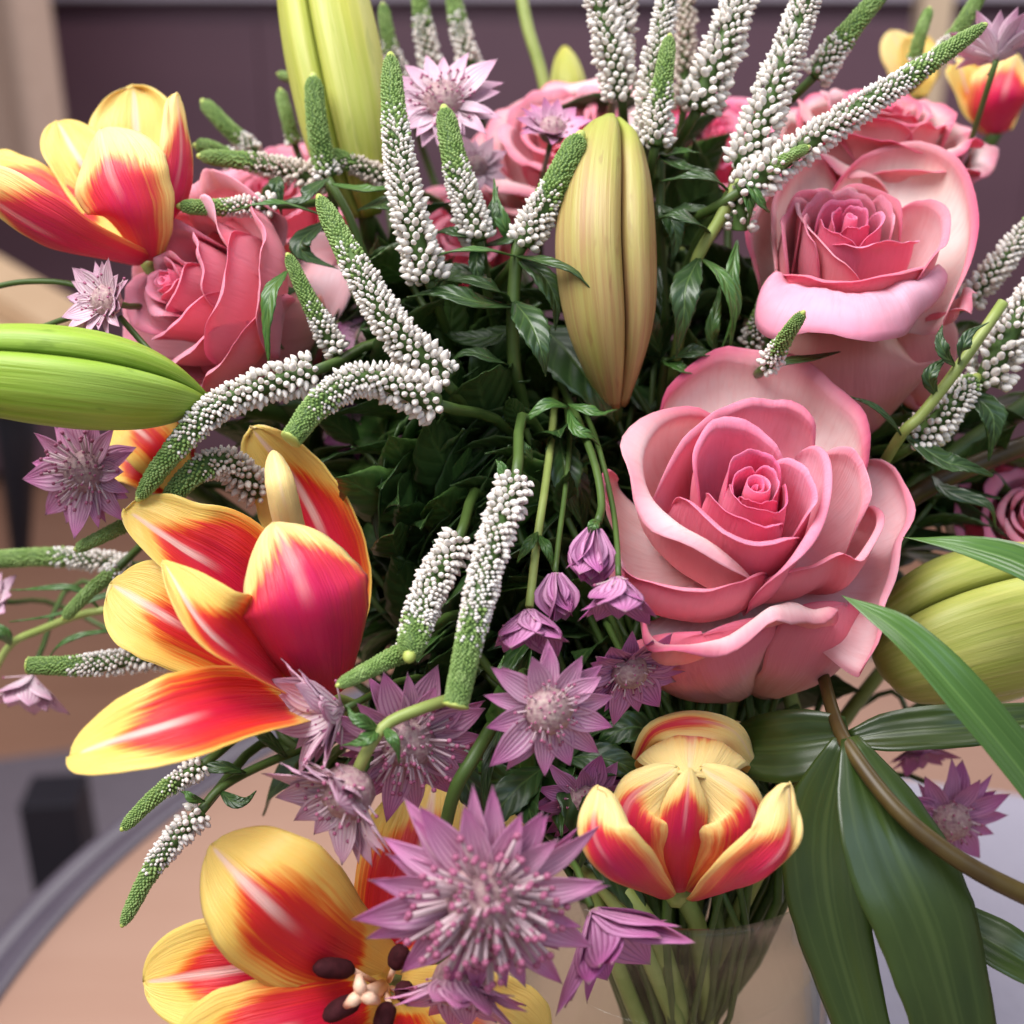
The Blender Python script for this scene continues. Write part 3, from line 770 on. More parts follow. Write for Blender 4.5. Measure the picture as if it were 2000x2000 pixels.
def speedwell(label, spine, r0, r1, white=0.35, single=True, stem=True, mat_w='white', dens=1.0, cut=False, swell=1.0, tail=None, gap=1.0):
    """spike from tip to base: spine in (px, py, depth), core radius r0 (tip) to r1 (base) in photo pixels,
    white: where along the spike the buds turn white"""
    dm = float(np.mean([p[2] for p in spine])); pxm = M(1, dm)
    P = np.array([W(*p) for p in spine])
    fine = catmull(P, np.linspace(0, 1, 60)); seg = np.r_[0, np.cumsum(np.linalg.norm(np.diff(fine, axis=0), axis=1))]; Lm = seg[-1]
    tt = np.interp(np.linspace(0, 1, 40) * Lm, seg, np.linspace(0, 1, 60)); C = catmull(P, tt)
    t40 = np.linspace(0, 1, 40)
    rad = (r0 * 0.92 + (r1 * 0.80 - r0 * 0.92) * t40 ** 0.9) * pxm * (np.clip(t40 / 0.10, 0.0, 1) ** 0.5 * 0.55 + 0.45 if not cut else 1)
    th = thing('speedwell_spike', label, 'speedwell', tuple(P[-1]))
    org = P[-1]
    core_r = rad * (0.84 - 0.30 * smooth((t40 - white) / 0.4))
    core = tube('core', th, MT['gcore'] if white < 0.9 else MT['gbud'], C, core_r, 9)
    T = nrm(np.gradient(C, axis=0)); ref = UP if abs(T[20] @ UP) < 0.8 else RT
    # golden-angle placement, bud size grows towards the base
    pos = 0.0; i = 0; green = []; small = []; big = []; cands = []
    tipb = []
    Lpx = Lm / pxm
    while pos < 1.0 and i < 1600:
        wf = smooth((pos - white + 0.10) / 0.25)
        size = 0.92 * (3.1 + 2.7 * min(1, pos / max(white, .05)) + swell * 5.5 * smooth((pos - white) / (1.02 - white + 1e-3))) * (0.75 + 0.25 * r1 / 40) * rng.uniform(0.68, 1.12)
        R_here = np.interp(pos, t40, rad) / pxm
        # advance so that the buds cover the surface
        area_ = (size * (1.62 + 0.16 * wf) * gap) ** 2
        step = area_ / (2 * math.pi * max(R_here, 4) * Lpx) / dens
        a = i * 2.39996 + rng.uniform(-0.12, 0.12)
        c = np.array([np.interp(pos, t40, C[:, k]) for k in range(3)]); tg = nrm(np.array([np.interp(pos, t40, T[:, k]) for k in range(3)]))
        b1 = nrm(np.cross(tg, ref)); b2 = np.cross(tg, b1)
        o = math.cos(a) * b1 + math.sin(a) * b2
        d = nrm(o * 1.0 - tg * (0.75 - 0.45 * wf) + rng.normal(0, 0.16, 3))
        base_r = R_here * pxm
        p = c + o * (base_r * (0.80 + 0.12 * wf) + (rng.uniform(-0.25, 0.55) * size * pxm) * wf)
        cam_dir = nrm(CP - p)
        sc = size * pxm
        if wf > 0.5 and rng.uniform() < 0.07:
            pass
        elif rng.uniform() < wf:
            big_enough = size * 2 > 10 and single
            (cands if big_enough else small).append((p, d, sc, o @ cam_dir))
        else:
            green.append((p, d, sc * 0.95))
        pos += step; i += 1
    def cluster(name, L, mat, elong):
        if not L: return
        V0, F0 = BALL_LO; parts = []
        for q in L:
            x, y, z = basis(q[1], ref)
            s = q[2]
            parts.append((np.stack([V0[:, 0] * s * .72, V0[:, 1] * s * .72, V0[:, 2] * s * elong], 1) @ np.stack([x, y, z]) + q[0] - org, F0))
        V, F = join_geo(parts)
        o = obj(name, new_mesh(name, V, F), mat, th); o['kind'] = 'stuff'
    cands.sort(key=lambda q: -float(q[3] > -0.15) * q[2])
    keep = [q for q in cands[:110] if q[3] > -0.15]; rest = [q for q in cands if not any(q is k for k in keep)]
    cluster('green_buds', green, MT['gbud'], 1.15)
    cluster('small_buds', small, MT[mat_w], 1.1)
    cluster('hidden_buds', rest, MT[mat_w], 1.1)
    for q in keep:
        x, y, z = basis(q[1], ref); s = q[2]
        o = bpy.data.objects.new('flower_bud', BUDS[int(rng.integers(3))]); COL.objects.link(o); o.parent = th
        R3 = np.stack([x * s * .95, y * s * .95, z * s * rng.uniform(1.0, 1.2)], 1)
        m = Matrix.Identity(4)
        for r_ in range(3):
            for c_ in range(3): m[r_][c_] = R3[r_, c_]
            m[r_][3] = (q[0] - org)[r_]
        o.matrix_basis = m
        if mat_w != 'white':
            o.material_slots[0].link = 'OBJECT'; o.material_slots[0].material = MT[mat_w]
    # blunt pale tip
    V, F = BALL_HI; x, y, z = basis(-T[0], ref); s0 = rad[0] * (0.95 if not cut else 0.98)
    V = np.stack([V[:, 0] * s0, V[:, 1] * s0, V[:, 2] * s0 * (1.3 if not cut else 0.25)], 1) @ np.stack([x, y, z]) + C[0] - org
    obj('tip', new_mesh('tip', V, F), MT['tipbud'], core)
    if stem:
        stem_to_vase(th, P[-1], T[-1], MT['stem'], 0.0013 + 0.0004 * r1 / 40, mid=tail)
    return th

# ------------------------------------------------------------------ masterwort (star-shaped pink heads)
def bract_mesh(mat, w, bend, seed):
    P = np.array([(0, 0, 0), (0, 0.35, 0.02), (0, 0.7, 0.02 + bend * 0.4), (0, 1.0, bend)])
    G = petal_grid(P, np.array([0.06, 0.125, 0.178, 0.165, 0.09, 0.0]) * w, np.array([0, 0, 1.0]), cup=0.6, tip=0, nu=13, nv=9, wave=0.012, seed=seed)
    o = shell('bract', G, mat, FakeParent(), 0.008, 0.0)
    me = o.data; bpy.data.objects.remove(o)
    return me
BR = {}
for key in ('bract', 'bract_deep', 'bract_pale'):
    BR[key] = [bract_mesh(MT[key], w, b, i) for i, (w, b) in enumerate(((1.0, 0.03), (0.85, -0.10), (1.15, 0.10), (1.0, -0.04)))]
def floret_mesh():
    V1, F1, _ = tube_geo([(0, 0, 0), (0.01, 0, 0.5), (0.0, 0.02, 0.93)], [0.040, 0.030, 0.022], 5)
    V2, F2 = ball_geo(4, 6); V2 = V2 * np.array([0.045, 0.045, 0.045]) + np.array([0, 0.02, 0.95])
    V, F = join_geo([(V1, F1), (V2, F2)])
    me = new_mesh('floret', V, F); me.materials.append(MT['filament']); me.materials.append(MT['floret'])
    for p in me.polygons: p.material_index = 0 if p.index < len(F1) else 1
    return me, V, F, len(F1)
FLO, FLV, FLF, FLN = floret_mesh()

def place(o, org, p, X, Y, Z):
    m = Matrix.Identity(4); R3 = np.stack([X, Y, Z], 1)
    for r_ in range(3):
        for c_ in range(3): m[r_][c_] = R3[r_, c_]
        m[r_][3] = (np.asarray(p) - org)[r_]
    o.matrix_basis = m

def masterwort(label, c, R, axis, el=0.2, n=16, mat='bract', pins=60, single=False, dome=0.42, stem=True, spin=0.0, wide=1.0, eljit=0.10, half=None, mid=None, pinlen=0.42, spts=None):
    Z = CV(axis); C = W(*c); Rm = M(R, c[2]); X, Y, _ = basis(Z)
    t = thing('masterwort', label, 'masterwort', tuple(C)); org = C
    for ring in (0, 1):
        m = n if ring == 0 else max(3, n // 2)
        for k in range(m):
            a = spin + 2 * math.pi * (k + 0.5 * ring) / m + rng.uniform(-0.10, 0.10)
            e = el + rng.uniform(-eljit, eljit) - 0.10 * ring
            r = math.cos(a) * X + math.sin(a) * Y
            y = math.cos(e) * r + math.sin(e) * Z; z = nrm(-math.sin(e) * r + math.cos(e) * Z + np.cross(Z, r) * rng.uniform(-0.3, 0.3)); z = nrm(z - y * (y @ z)); x = np.cross(y, z)
            L = Rm * rng.uniform(0.78, 1.06) * (1 - 0.06 * ring)
            o = bpy.data.objects.new('bract', BR[mat][int(rng.integers(4))]); COL.objects.link(o); o.parent = t
            w = wide * rng.uniform(0.78, 1.18) * 16 / n
            place(o, org, C + r * Rm * 0.02 - Z * Rm * 0.012 * ring, x * L * w, y * L, z * L)
    if pins:
        parts = []
        for k in range(pins):
            f = (k + 0.5) / pins
            ph = math.acos(1 - f * (1 - math.cos(1.25))); a = k * 2.39996 + rng.uniform(-.2, .2)
            d = nrm(math.cos(ph) * Z + math.sin(ph) * (math.cos(a) * X + math.sin(a) * Y) + rng.normal(0, 0.10, 3))
            x, y, z = basis(d)
            L = Rm * pinlen * rng.uniform(0.72, 1.15) * (1.0 + 0.25 * math.sin(ph))
            if single:
                o = bpy.data.objects.new('floret', FLO); COL.objects.link(o); o.parent = t
                place(o, org, C, x * L, y * L, z * L)
            else:
                parts.append(((FLV * L) @ np.stack([x, y, z]), FLF))
        if parts:
            V, F = join_geo(parts)
            me = new_mesh('florets', V, F); me.materials.append(MT['filament']); me.materials.append(MT['floret'])
            mi = np.tile(np.r_[np.zeros(FLN, int), np.ones(len(FLF) - FLN, int)], len(parts))
            me.polygons.foreach_set('material_index', mi)
            o = obj('florets', me, None, t); o['kind'] = 'stuff'
    V, F = BALL_HI; Vc = (V * (np.array([0.34, 0.34, 0.30]) if pins and el < 0.6 else np.array([0.08, 0.08, 0.05])) * Rm) @ np.stack([X, Y, Z]) + Z * Rm * (0.10 if el < 0.6 else 0.02)
    obj('centre', new_mesh('centre', Vc, F), MT['umbel'], t)
    if spts: tube('stem', t, MT['stem'], catmull([C - Z * Rm * 0.03] + [W(*q) for q in spts], np.linspace(0, 1, 14)), 0.0009, 7)
    elif stem: stem_to_vase(t, C - Z * Rm * 0.05, -Z, MT['stem'], 0.0011, mid=mid)
    return t

# ------------------------------------------------------------------ lily buds and leaves
def lily_bud(label, spine, hw, mat, lobes=3, spin=0.0, prof=None, groove=0.26, stem=True, split=0.0, mid=None, srad=0.0032, smat='stem'):
    """spine from base to tip; hw: largest half width in photo pixels"""
    dm = np.mean([p[2] for p in spine]); P = np.array([W(*p) for p in spine])
    t = thing('lily_bud', label, 'lily bud', tuple(P[0]))
    nu = 34; tt = np.linspace(0, 1, nu); C = catmull(P, tt); T = nrm(np.gradient(C, axis=0))
    R = M(hw, dm) * catmull(np.array(prof if prof is not None else [0.30, 0.74, 0.95, 1.0, 0.94, 0.80, 0.58, 0.22]), tt)[:, 0]
    b = nrm(np.cross(T, CV((0, 0, 1)))); c = np.cross(T, b)
    for k in range(lobes):
        a0 = spin + 2 * math.pi * k / lobes; hwid = math.pi / lobes
        s = np.linspace(-1, 1, 19)
        a = a0 + s * hwid * 1.0
        # each tepal bulges in the middle, has a keel, and tucks in at the seams
        sh = 1 - groove * np.abs(s) ** 4 - 0.05 * np.exp(-(s / 0.16) ** 2) + 0.03 * np.cos(s * 9)
        rr = R[:, None] * sh[None] * (1 + split * 0.0)
        off = split * smooth((tt - 0.75) / 0.25)[:, None] * R[:, None]
        G = C[:, None] + (rr * np.cos(a)[None])[..., None] * b[:, None] + (rr * np.sin(a)[None])[..., None] * c[:, None]
        G = G + (off * math.cos(a0))[..., None] * b[:, None] + (off * math.sin(a0))[..., None] * c[:, None]
        shell('tepal', G, MT[mat], t, 0.0014)
    # core closing the inside
    tube('inner_bud', t, MT[mat], C, R * (1 - groove) * 0.97, 14)
    if stem: stem_to_vase(t, P[0], -T[0], MT[smat], srad, mid=mid)
    return t

def leaf(name, parent, mat, spine, hw, face, **kw):
    k = dict(nu=18, nv=9, tip=0.0, fold=0.12, cup=0.15, th=0.0005)
    k.update(kw)
    return petal(name, parent, MT[mat], spine, hw, face, **k)
LEAFW = [0.16, 0.72, 1.0, 0.9, 0.6, 0.26, 0.0]
def lw(w): return [w * q for q in LEAFW]

# ------------------------------------------------------------------ the big rose in front, right of the middle
def z1(L): return [(1150 + x * 0.3674, 650 + y * 0.3675) for x, y in L]
r = Rose('largest open pink rose, front right, cream outer petals with pink rims', (1478, 948, 0.362), 320, (-0.02, 0.56, 0.82), H=0.95)
r.heart(0.10, 0.955, 0.4)
for a_ in (20, 140, 265): r.polar(a_, 85, 0.135, 0.95, 1.0, 0.02, rdeg=35, belly=1.4, drift=0.14, lean=-0.12, wave=0.02)
r.px(z1([(1030, 690), (1050, 800), (1040, 930), (930, 965), (800, 900), (755, 790), (790, 690)]), 0.95, 1.0, 0.03, rdeg=30, belly=1.3, lean=-0.1)
r.px(z1([(745, 830), (760, 690), (880, 640), (1000, 700), (1050, 820)]), 0.95, 1.0, 0.03, rdeg=40, belly=1.3, lean=-0.1)
r.px(z1([(1080, 900), (1000, 1010), (880, 1030), (740, 960), (640, 860), (660, 740)]), 0.92, 0.95, 0.05, rdeg=50, belly=1.2, lean=-0.1)
r.px(z1([(900, 610), (1060, 680), (1150, 780), (1190, 880), (1160, 950), (1060, 1040)]), 0.92, 0.85, 0.06, rdeg=60, belly=1.2)
r.px(z1([(1190, 940), (1080, 1060), (930, 1110), (760, 1080), (620, 970), (520, 860), (455, 760)]), 0.89, 0.80, 0.06, rdeg=60, belly=1.15)
r.px(z1([(640, 830), (575, 700), (610, 580), (700, 510), (860, 530), (1000, 610), (1120, 720)]), 0.90, 0.80, 0.06, rdeg=70, belly=1.1)
r.px(z1([(330, 800), (470, 650), (640, 500), (820, 410), (1050, 390), (1190, 470), (1230, 560)]), [0.80, 0.84, 0.86, 0.86, 0.84, 0.80], 0.62, 0.05, rdeg=80)
r.px(z1([(1150, 470), (1230, 620), (1250, 800), (1215, 960), (1130, 1120), (1040, 1230), (900, 1260)]), 0.84, 0.70, 0.07, rdeg=80)
r.px(z1([(800, 420), (600, 400), (420, 460), (310, 590), (290, 740), (340, 880), (470, 1010), (620, 1100), (780, 1180), (940, 1220)]), [0.74, 0.78, 0.80, 0.80, 0.80, 0.78], 0.10, 0.17, rdeg=95, rpow=0.4, enddrop=0.4, lean=-0.2, belly=1.1)
r.px(z1([(1230, 540), (1370, 640), (1440, 740), (1460, 880), (1430, 1000)]), 0.74, 0.42, 0.08, rdeg=60)
r.px(z1([(380, 370), (450, 270), (680, 150), (900, 170), (1110, 210), (1290, 350), (1420, 500), (1470, 640), (1470, 780)]), [0.55, 0.62, 0.66, 0.68, 0.68, 0.66, 0.6], 0.12, 0.10, rdeg=60, lean=0.3)
r.px(z1([(1440, 800), (1520, 900), (1530, 1020), (1470, 1140), (1390, 1220), (1290, 1190), (1170, 1240), (1040, 1250), (920, 1210)]), [0.62, 0.62, 0.64, 0.66, 0.68, 0.68, 0.70, 0.72], 0.30, 0.06, rdeg=90, lean=-0.15, belly=1.1, wave=0.05)
r.px(z1([(150, 1120), (230, 1270), (400, 1340), (620, 1370), (780, 1330), (900, 1260), (1000, 1180)]), [0.60, 0.62, 0.64, 0.66, 0.68, 0.66], 0.45, 0.035, rdeg=110, lean=-0.35, belly=1.15)
r.px(z1([(170, 660), (95, 760), (100, 880), (150, 1020), (170, 1180), (240, 1300)]), 0.56, 0.2, 0.05, rdeg=60)
r.px(z1([(300, 1440), (330, 1600), (430, 1690), (620, 1640), (800, 1570), (930, 1500), (1060, 1440), (1220, 1460), (1340, 1430)]), [0.42, 0.44, 0.46, 0.48, 0.50, 0.52], 0.12, 0.20, rdeg=125, rpow=0.4, enddrop=0.2, lean=-0.2, belly=1.1, wave=0.05)
r.px(z1([(1500, 600), (1610, 690), (1680, 840), (1690, 990), (1620, 1130), (1590, 1300), (1540, 1450), (1540, 1600), (1470, 1740)]), 0.40, 0.38, 0.07, rdeg=70, wave=0.05)
petal('petal', r.t, MT['rose'], [(1450, 1365, 0.408), (1410, 1345, 0.384), (1385, 1295, 0.369), (1372, 1238, 0.364)], [70, 140, 165, 160], (0, 0.5, -0.86), tone=0.7, cup=0.8, wave=5, seed=61, tip=0.2, nv=25)
petal('petal', r.t, MT['rose'], [(1510, 1365, 0.410), (1575, 1335, 0.392), (1625, 1265, 0.378), (1655, 1180, 0.374)], [60, 105, 125, 115], (-0.35, 0.4, -0.86), tone=0.55, cup=0.7, wave=6, seed=62, tip=0.3, nv=25)
r.sepals(); r.stem()

# rose upper right
def z3(L): return [(1300 + x * 0.3623, y * 0.3623) for x, y in L]
r = Rose('cupped pink rose at upper right with pale cream back petals', (1662, 425, 0.400), 215, (-0.05, 0.64, 0.77), H=1.05)
r.heart(0.07, 1.05, 1.0)
for a in (40, 160, 280): r.polar(a, 78, 0.16, 1.04, 1.0, 0.03, rdeg=40, belly=1.3, drift=0.1, lean=-0.1)
for a in (100, 220, 340): r.polar(a, 75, 0.27, 1.01, 0.95, 0.05, rdeg=50, belly=1.3, drift=0.1, lean=-0.08)
for a in (20, 75, 130, 185): r.polar(a, 48, 0.40, 0.98, 0.6, 0.06, rdeg=50, belly=1.2, drift=0.1)
for a in (50, 105, 160): r.polar(a, 50, 0.56, 0.93, 0.3, 0.08, rdeg=60, belly=1.15, drift=0.1)
r.px(z3([(830, 1230), (930, 1310), (1080, 1330), (1240, 1330), (1340, 1290), (1330, 1200)]), 0.96, 0.9, 0.08, rdeg=60)
r.px(z3([(1160, 1120), (1330, 1090), (1470, 1160), (1490, 1270), (1440, 1380), (1340, 1430)]), 0.92, 0.3, 0.08, rdeg=70)
r.px(z3([(1000, 1010), (880, 1000), (760, 1050), (720, 1120), (770, 1230), (880, 1350), (1000, 1420), (1150, 1450)]), 0.95, 0.35, 0.06, rdeg=80)
r.px(z3([(620, 1340), (680, 1450), (800, 1490), (1000, 1520), (1230, 1480), (1400, 1420), (1450, 1390)]), 0.84, 0.3, 0.07, rdeg=110)
r.px(z3([(860, 980), (1060, 840), (1300, 810), (1490, 860), (1600, 1000), (1640, 1200), (1620, 1400), (1540, 1580)]), 0.74, 0.0, 0.10, rdeg=70)
r.px(z3([(960, 870), (800, 850), (660, 990), (600, 1110), (600, 1300), (620, 1480)]), 0.70, 0.0, 0.09, rdeg=80)
r.px(z3([(960, 880), (760, 880), (610, 1010), (520, 1130), (470, 1280), (530, 1420)]), 0.60, 0.02, 0.14, rdeg=100)
r.px(z3([(600, 1440), (680, 1520), (820, 1555), (1000, 1570), (1200, 1550), (1380, 1490), (1470, 1400)]), 0.72, 0.72, 0.66, rdeg=150, rpow=0.4, pinch=0.35, wave=0.05, nv=35, enddrop=0.1)
r.px(z3([(1420, 1640), (1560, 1680), (1600, 1600), (1620, 1500)]), 0.40, 0.35, 0.12, rdeg=100)
petal('petal', r.t, MT['rose'], [(1680, 560, 0.435), (1690, 680, 0.415), (1690, 770, 0.418), (1690, 850, 0.43)], [110, 160, 150, 90], (0, 0.45, -0.9), tone=0.1, cup=0.7, wave=8, seed=4, tip=0.25)
petal('petal', r.t, MT['rose'], [(1740, 560, 0.44), (1790, 640, 0.43), (1810, 730, 0.432), (1800, 800, 0.44)], [80, 110, 90, 50], (-0.3, 0.45, -0.9), tone=0.2, cup=0.6, wave=8, seed=9)
r.sepals(); r.stem()

# rose at the left, seen from its side
r = Rose('dusky pink rose at left turned sideways, behind the pale masterwort', (318, 548, 0.408), 215, (-0.66, 0.16, 0.74), H=1.0)
r.heart(0.07, 1.0, 2.0); r.inner(30, 0.8, 1.0, 0.85, 3)
r.outer(15, ((4, 0.48, 0.93, 58, 0.12, 60, 0.65), (5, 0.72, 0.80, 55, 0.14, 60, 0.55), (5, 0.95, 0.60, 50, 0.16, 70, 0.5)))
petal('petal', r.t, MT['rose'], [(600, 620, 0.455), (560, 560, 0.44), (500, 490, 0.43), (455, 425, 0.435)], [90, 130, 120, 80], (-0.5, -0.5, -0.7), tone=0.5, cup=0.6, wave=8, seed=3)
petal('petal', r.t, MT['rose'], [(640, 660, 0.455), (580, 690, 0.44), (470, 700, 0.425), (390, 680, 0.42)], [90, 110, 100, 60], (-0.4, 0.5, -0.7), tone=0.6, cup=0.5, wave=8, seed=5)
petal('petal', r.t, MT['rose'], [(590, 640, 0.46), (620, 560, 0.45), (650, 520, 0.455), (690, 560, 0.46)], [60, 90, 80, 50], (-0.5, -0.3, 0.8), tone=0.4, cup=0.4, wave=8, seed=6)
r.sepals(); r.stem()

# roses further back
r = Rose('pink rose at the top middle half hidden behind small purple masterwort', (1090, 235, 0.480), 165, (-0.25, 0.55, 0.80), H=1.0)
r.heart(0.07, 1.0, 1.0); r.inner(0, 1.0, 1.0, 0.7, 4); r.outer(40); r.stem()
r = Rose('pale pink rose at top right behind the long diagonal white spike', (1740, 205, 0.465), 185, (0.10, 0.80, 0.55), H=1.0)
r.heart(0.07, 1.0, 1.0); r.inner(50, 1.0, 1.0, 0.4, 4); r.outer(10, ((5, 0.60, 0.90, 52, 0.14, 60, 0.15), (5, 0.82, 0.75, 52, 0.2, 90, 0.05), (5, 1.0, 0.55, 48, 0.26, 100, 0.05))); r.stem()
r = Rose('deep pink rose cut by the right edge above the olive lily bud', (2030, 1000, 0.440), 150, (-0.2, 0.3, 0.9), H=1.0)
r.heart(0.07, 1.0, 1.0); r.inner(20, 1.0, 1.0, 1.0, 4); r.outer(70, ((5, 0.60, 0.86, 50, 0.16, 70, 0.9), (5, 0.9, 0.72, 50, 0.2, 90, 0.9))); r.stem()
r = Rose('pink rose far back at upper left behind the horizontal spikes', (520, 360, 0.50), 165, (-0.2, 0.6, 0.78), H=1.0)
r.heart(0.07, 1.0, 1.0); r.inner(20, 1.0, 1.0, 0.8, 4); r.outer(100, ((5, 0.60, 0.86, 50, 0.16, 70, 0.7), (5, 0.9, 0.72, 50, 0.2, 90, 0.6))); r.stem()
r = Rose('magenta pink rose deep between the tall white spikes at top', (1410, 250, 0.52), 125, (0.1, 0.5, 0.85), H=1.0)
r.heart(0.07, 1.0, 1.0); r.inner(90, 1.0, 1.0, 1.0, 4); r.outer(100, ((5, 0.60, 0.86, 50, 0.16, 70, 1.0), (5, 0.95, 0.72, 50, 0.2, 90, 0.8))); r.stem()
r = Rose('shaded pink rose low behind the tan lily bud', (900, 450, 0.50), 120, (-0.1, 0.4, 0.9), H=1.0)
r.inner(60, 1.0, 1.0, 0.9, 4); r.outer(10, ((5, 0.65, 0.86, 50, 0.16, 70, 0.8), (5, 0.95, 0.72, 50, 0.2, 90, 0.6))); r.stem()

# ------------------------------------------------------------------ tulips
T = MT['tulip']
def tulip(label, base): return thing('tulip', label, 'tulip', tuple(W(*base)))
_petal = petal
def round_end(L): L = [float(q) for q in L]; L[-1] = max(L[-1], 0.95 * L[-2]); return [q * 1.07 for q in L]
def petal(name, parent, mat, spine, hw, face, **k):
    if mat is T and k.get('seed') not in (2, 38, 33, 32, 5):
        hw = tuple(round_end(q) for q in hw) if isinstance(hw, tuple) else round_end(hw)
        k['tip'] = min(max(k.get('tip', 0.3), 0.28), 0.34); k['wave'] = k.get('wave', 0) * 1.5
    return _petal(name, parent, mat, spine, hw, face, **k)
# hero, left of the middle
t = tulip('large red and yellow tulip left of centre with a low drooping petal', (620, 1360, 0.385))
petal('petal', t, T, [(650, 1290, 0.405), (655, 1120, 0.405), (590, 960, 0.405), (490, 835, 0.398)], ([50, 100, 105, 85, 60], [50, 90, 95, 80, 55]), (-0.25, 0.1, 0.95), tone=0.02, cup=0.85, wave=5, seed=1, tip=0.35)
petal('petal', t, T, [(585, 1120, 0.385), (566, 1030, 0.372), (548, 950, 0.366), (533, 880, 0.372)], [42, 42, 40, 36], (-0.2, 0.1, -0.95), tone=-0.75, cup=1.4, wave=2, seed=2, tip=0.25)
petal('petal', t, T, [(590, 1270, 0.39), (460, 1140, 0.378), (345, 1065, 0.372), (245, 995, 0.374)], ([50, 75, 65, 45, 30], [60, 105, 110, 80, 40]), (0.15, 0.25, 0.95), tone=0.06, cup=0.5, wave=4, seed=3, tip=0.25, notch=12)
petal('petal', t, T, [(560, 1340, 0.388), (400, 1250, 0.374), (300, 1190, 0.370), (216, 1140, 0.374)], [45, 75, 88, 75], (0.1, 0.2, 0.97), tone=-0.16, cup=0.35, wave=4, seed=4, tip=0.4)
petal('petal', t, T, [(600, 1372, 0.372), (490, 1300, 0.345), (395, 1225, 0.334), (318, 1095, 0.340)], ([25, 40, 42, 34, 16], [50, 105, 118, 85, 20]), (0.25, 0.62, 0.72), tone=0.05, cup=0.75, wave=3, seed=5, tip=0.15)
petal('petal', t, T, [(640, 1362, 0.370), (612, 1220, 0.344), (580, 1120, 0.342), (535, 1022, 0.352)], ([60, 125, 138, 115, 60], [60, 125, 140, 120, 60]), (-0.25, 0.1, -0.95), tone=0.22, cup=0.9, wave=3, seed=6, tip=0.3, nv=21)
petal('petal', t, T, [(625, 1372, 0.374), (450, 1385, 0.340), (290, 1430, 0.328), (132, 1478, 0.332)], ([50, 85, 92, 80, 35], [50, 88, 92, 80, 40]), (0.1, 0.66, 0.75), tone=0.06, cup=0.5, wave=3, seed=7, tip=0.22, notch=22, nv=21)
stem_to_vase(t, W(630, 1365, 0.385), CV((0.6, -0.6, -0.4)), MT['stem_pale'], 0.0032)

# upper left
t = tulip('red and yellow tulip at upper left beside the curtain', (290, 510, 0.425))
petal('petal', t, T, [(280, 470, 0.44), (270, 330, 0.446), (262, 168, 0.448)], [45, 78, 88, 80], (0, 0.2, 0.97), tone=-0.45, cup=0.35, wave=6, seed=11, tip=0.3)
petal('petal', t, T, [(250, 470, 0.435), (170, 340, 0.438), (112, 238, 0.442)], [30, 55, 58, 44], (0.3, 0.2, 0.93), tone=-0.35, cup=0.5, wave=4, seed=12)
petal('petal', t, T, [(240, 480, 0.43), (110, 395, 0.43), (10, 345, 0.432), (-70, 325, 0.436)], [30, 50, 58, 45], (0.1, 0.55, 0.8), tone=0.0, cup=0.4, wave=3, seed=13)
petal('petal', t, T, [(298, 505, 0.418), (330, 410, 0.404), (352, 300, 0.403), (346, 182, 0.410)], ([26, 60, 66, 50], [25, 40, 40, 30]), (-0.75, 0.1, -0.5), tone=0.14, cup=0.9, wave=3, seed=14, tip=0.35)
petal('petal', t, T, [(286, 508, 0.415), (252, 420, 0.398), (214, 335, 0.395), (196, 252, 0.402)], [32, 86, 104, 90], (0.15, 0.15, -0.95), tone=0.0, cup=0.75, wave=3, seed=15, tip=0.4)
petal('petal', t, T, [(276, 515, 0.415), (150, 480, 0.396), (40, 425, 0.390), (-70, 350, 0.394)], [34, 66, 76, 62], (0.25, 0.72, -0.62), tone=0.16, cup=0.7, wave=3, seed=16)
stem_to_vase(t, W(290, 512, 0.42), CV((0.3, -0.8, -0.4)), MT['stem_pale'], 0.0032)

# bottom left, wide open
t = tulip('wide open tulip at the bottom edge showing dark stamens and yellow throat', (745, 1925, 0.372))
petal('petal', t, T, [(765, 1900, 0.376), (790, 1770, 0.378), (830, 1640, 0.386), (850, 1520, 0.398)], [50, 95, 112, 95], (-0.1, 0.1, 0.97), tone=0.05, cup=0.3, wave=4, seed=21, tip=0.35)
petal('petal', t, T, [(800, 1880, 0.38), (880, 1720, 0.388), (940, 1620, 0.396), (965, 1540, 0.404)], [40, 70, 80, 55], (-0.2, 0.1, 0.97), tone=-0.3, cup=0.3, wave=4, seed=22, tip=0.35)
petal('petal', t, T, [(760, 1905, 0.374), (620, 1845, 0.348), (500, 1745, 0.336), (412, 1650, 0.346)], ([50, 100, 120, 105, 55], [50, 105, 135, 120, 60]), (0.15, 0.15, 0.97), tone=-0.10, cup=-0.35, wave=3, seed=23, tip=0.35, nv=21)
petal('petal', t, T, [(755, 1915, 0.374), (580, 1885, 0.360), (420, 1900, 0.352), (280, 1918, 0.358)], [48, 80, 96, 84], (0.15, 0.3, 0.93), tone=0.10, cup=0.4, wave=3, seed=24, tip=0.35)
petal('petal', t, T, [(760, 1935, 0.370), (620, 1990, 0.348), (480, 2030, 0.340), (330, 2080, 0.344)], [48, 80, 96, 84], (0.2, 0.5, 0.83), tone=0.12, cup=0.4, wave=3, seed=25)
petal('petal', t, T, [(780, 1935, 0.370), (900, 1975, 0.356), (980, 2010, 0.352), (1050, 2060, 0.356)], [45, 80, 90, 70], (-0.2, 0.4, 0.87), tone=-0.4, cup=0.4, wave=3, seed=26)
petal('petal', t, T, [(768, 1945, 0.370), (790, 2040, 0.35), (800, 2130, 0.342), (800, 2220, 0.342)], [45, 90, 100, 80], (0, 0.6, 0.8), tone=-0.1, cup=0.3, wave=3, seed=27)
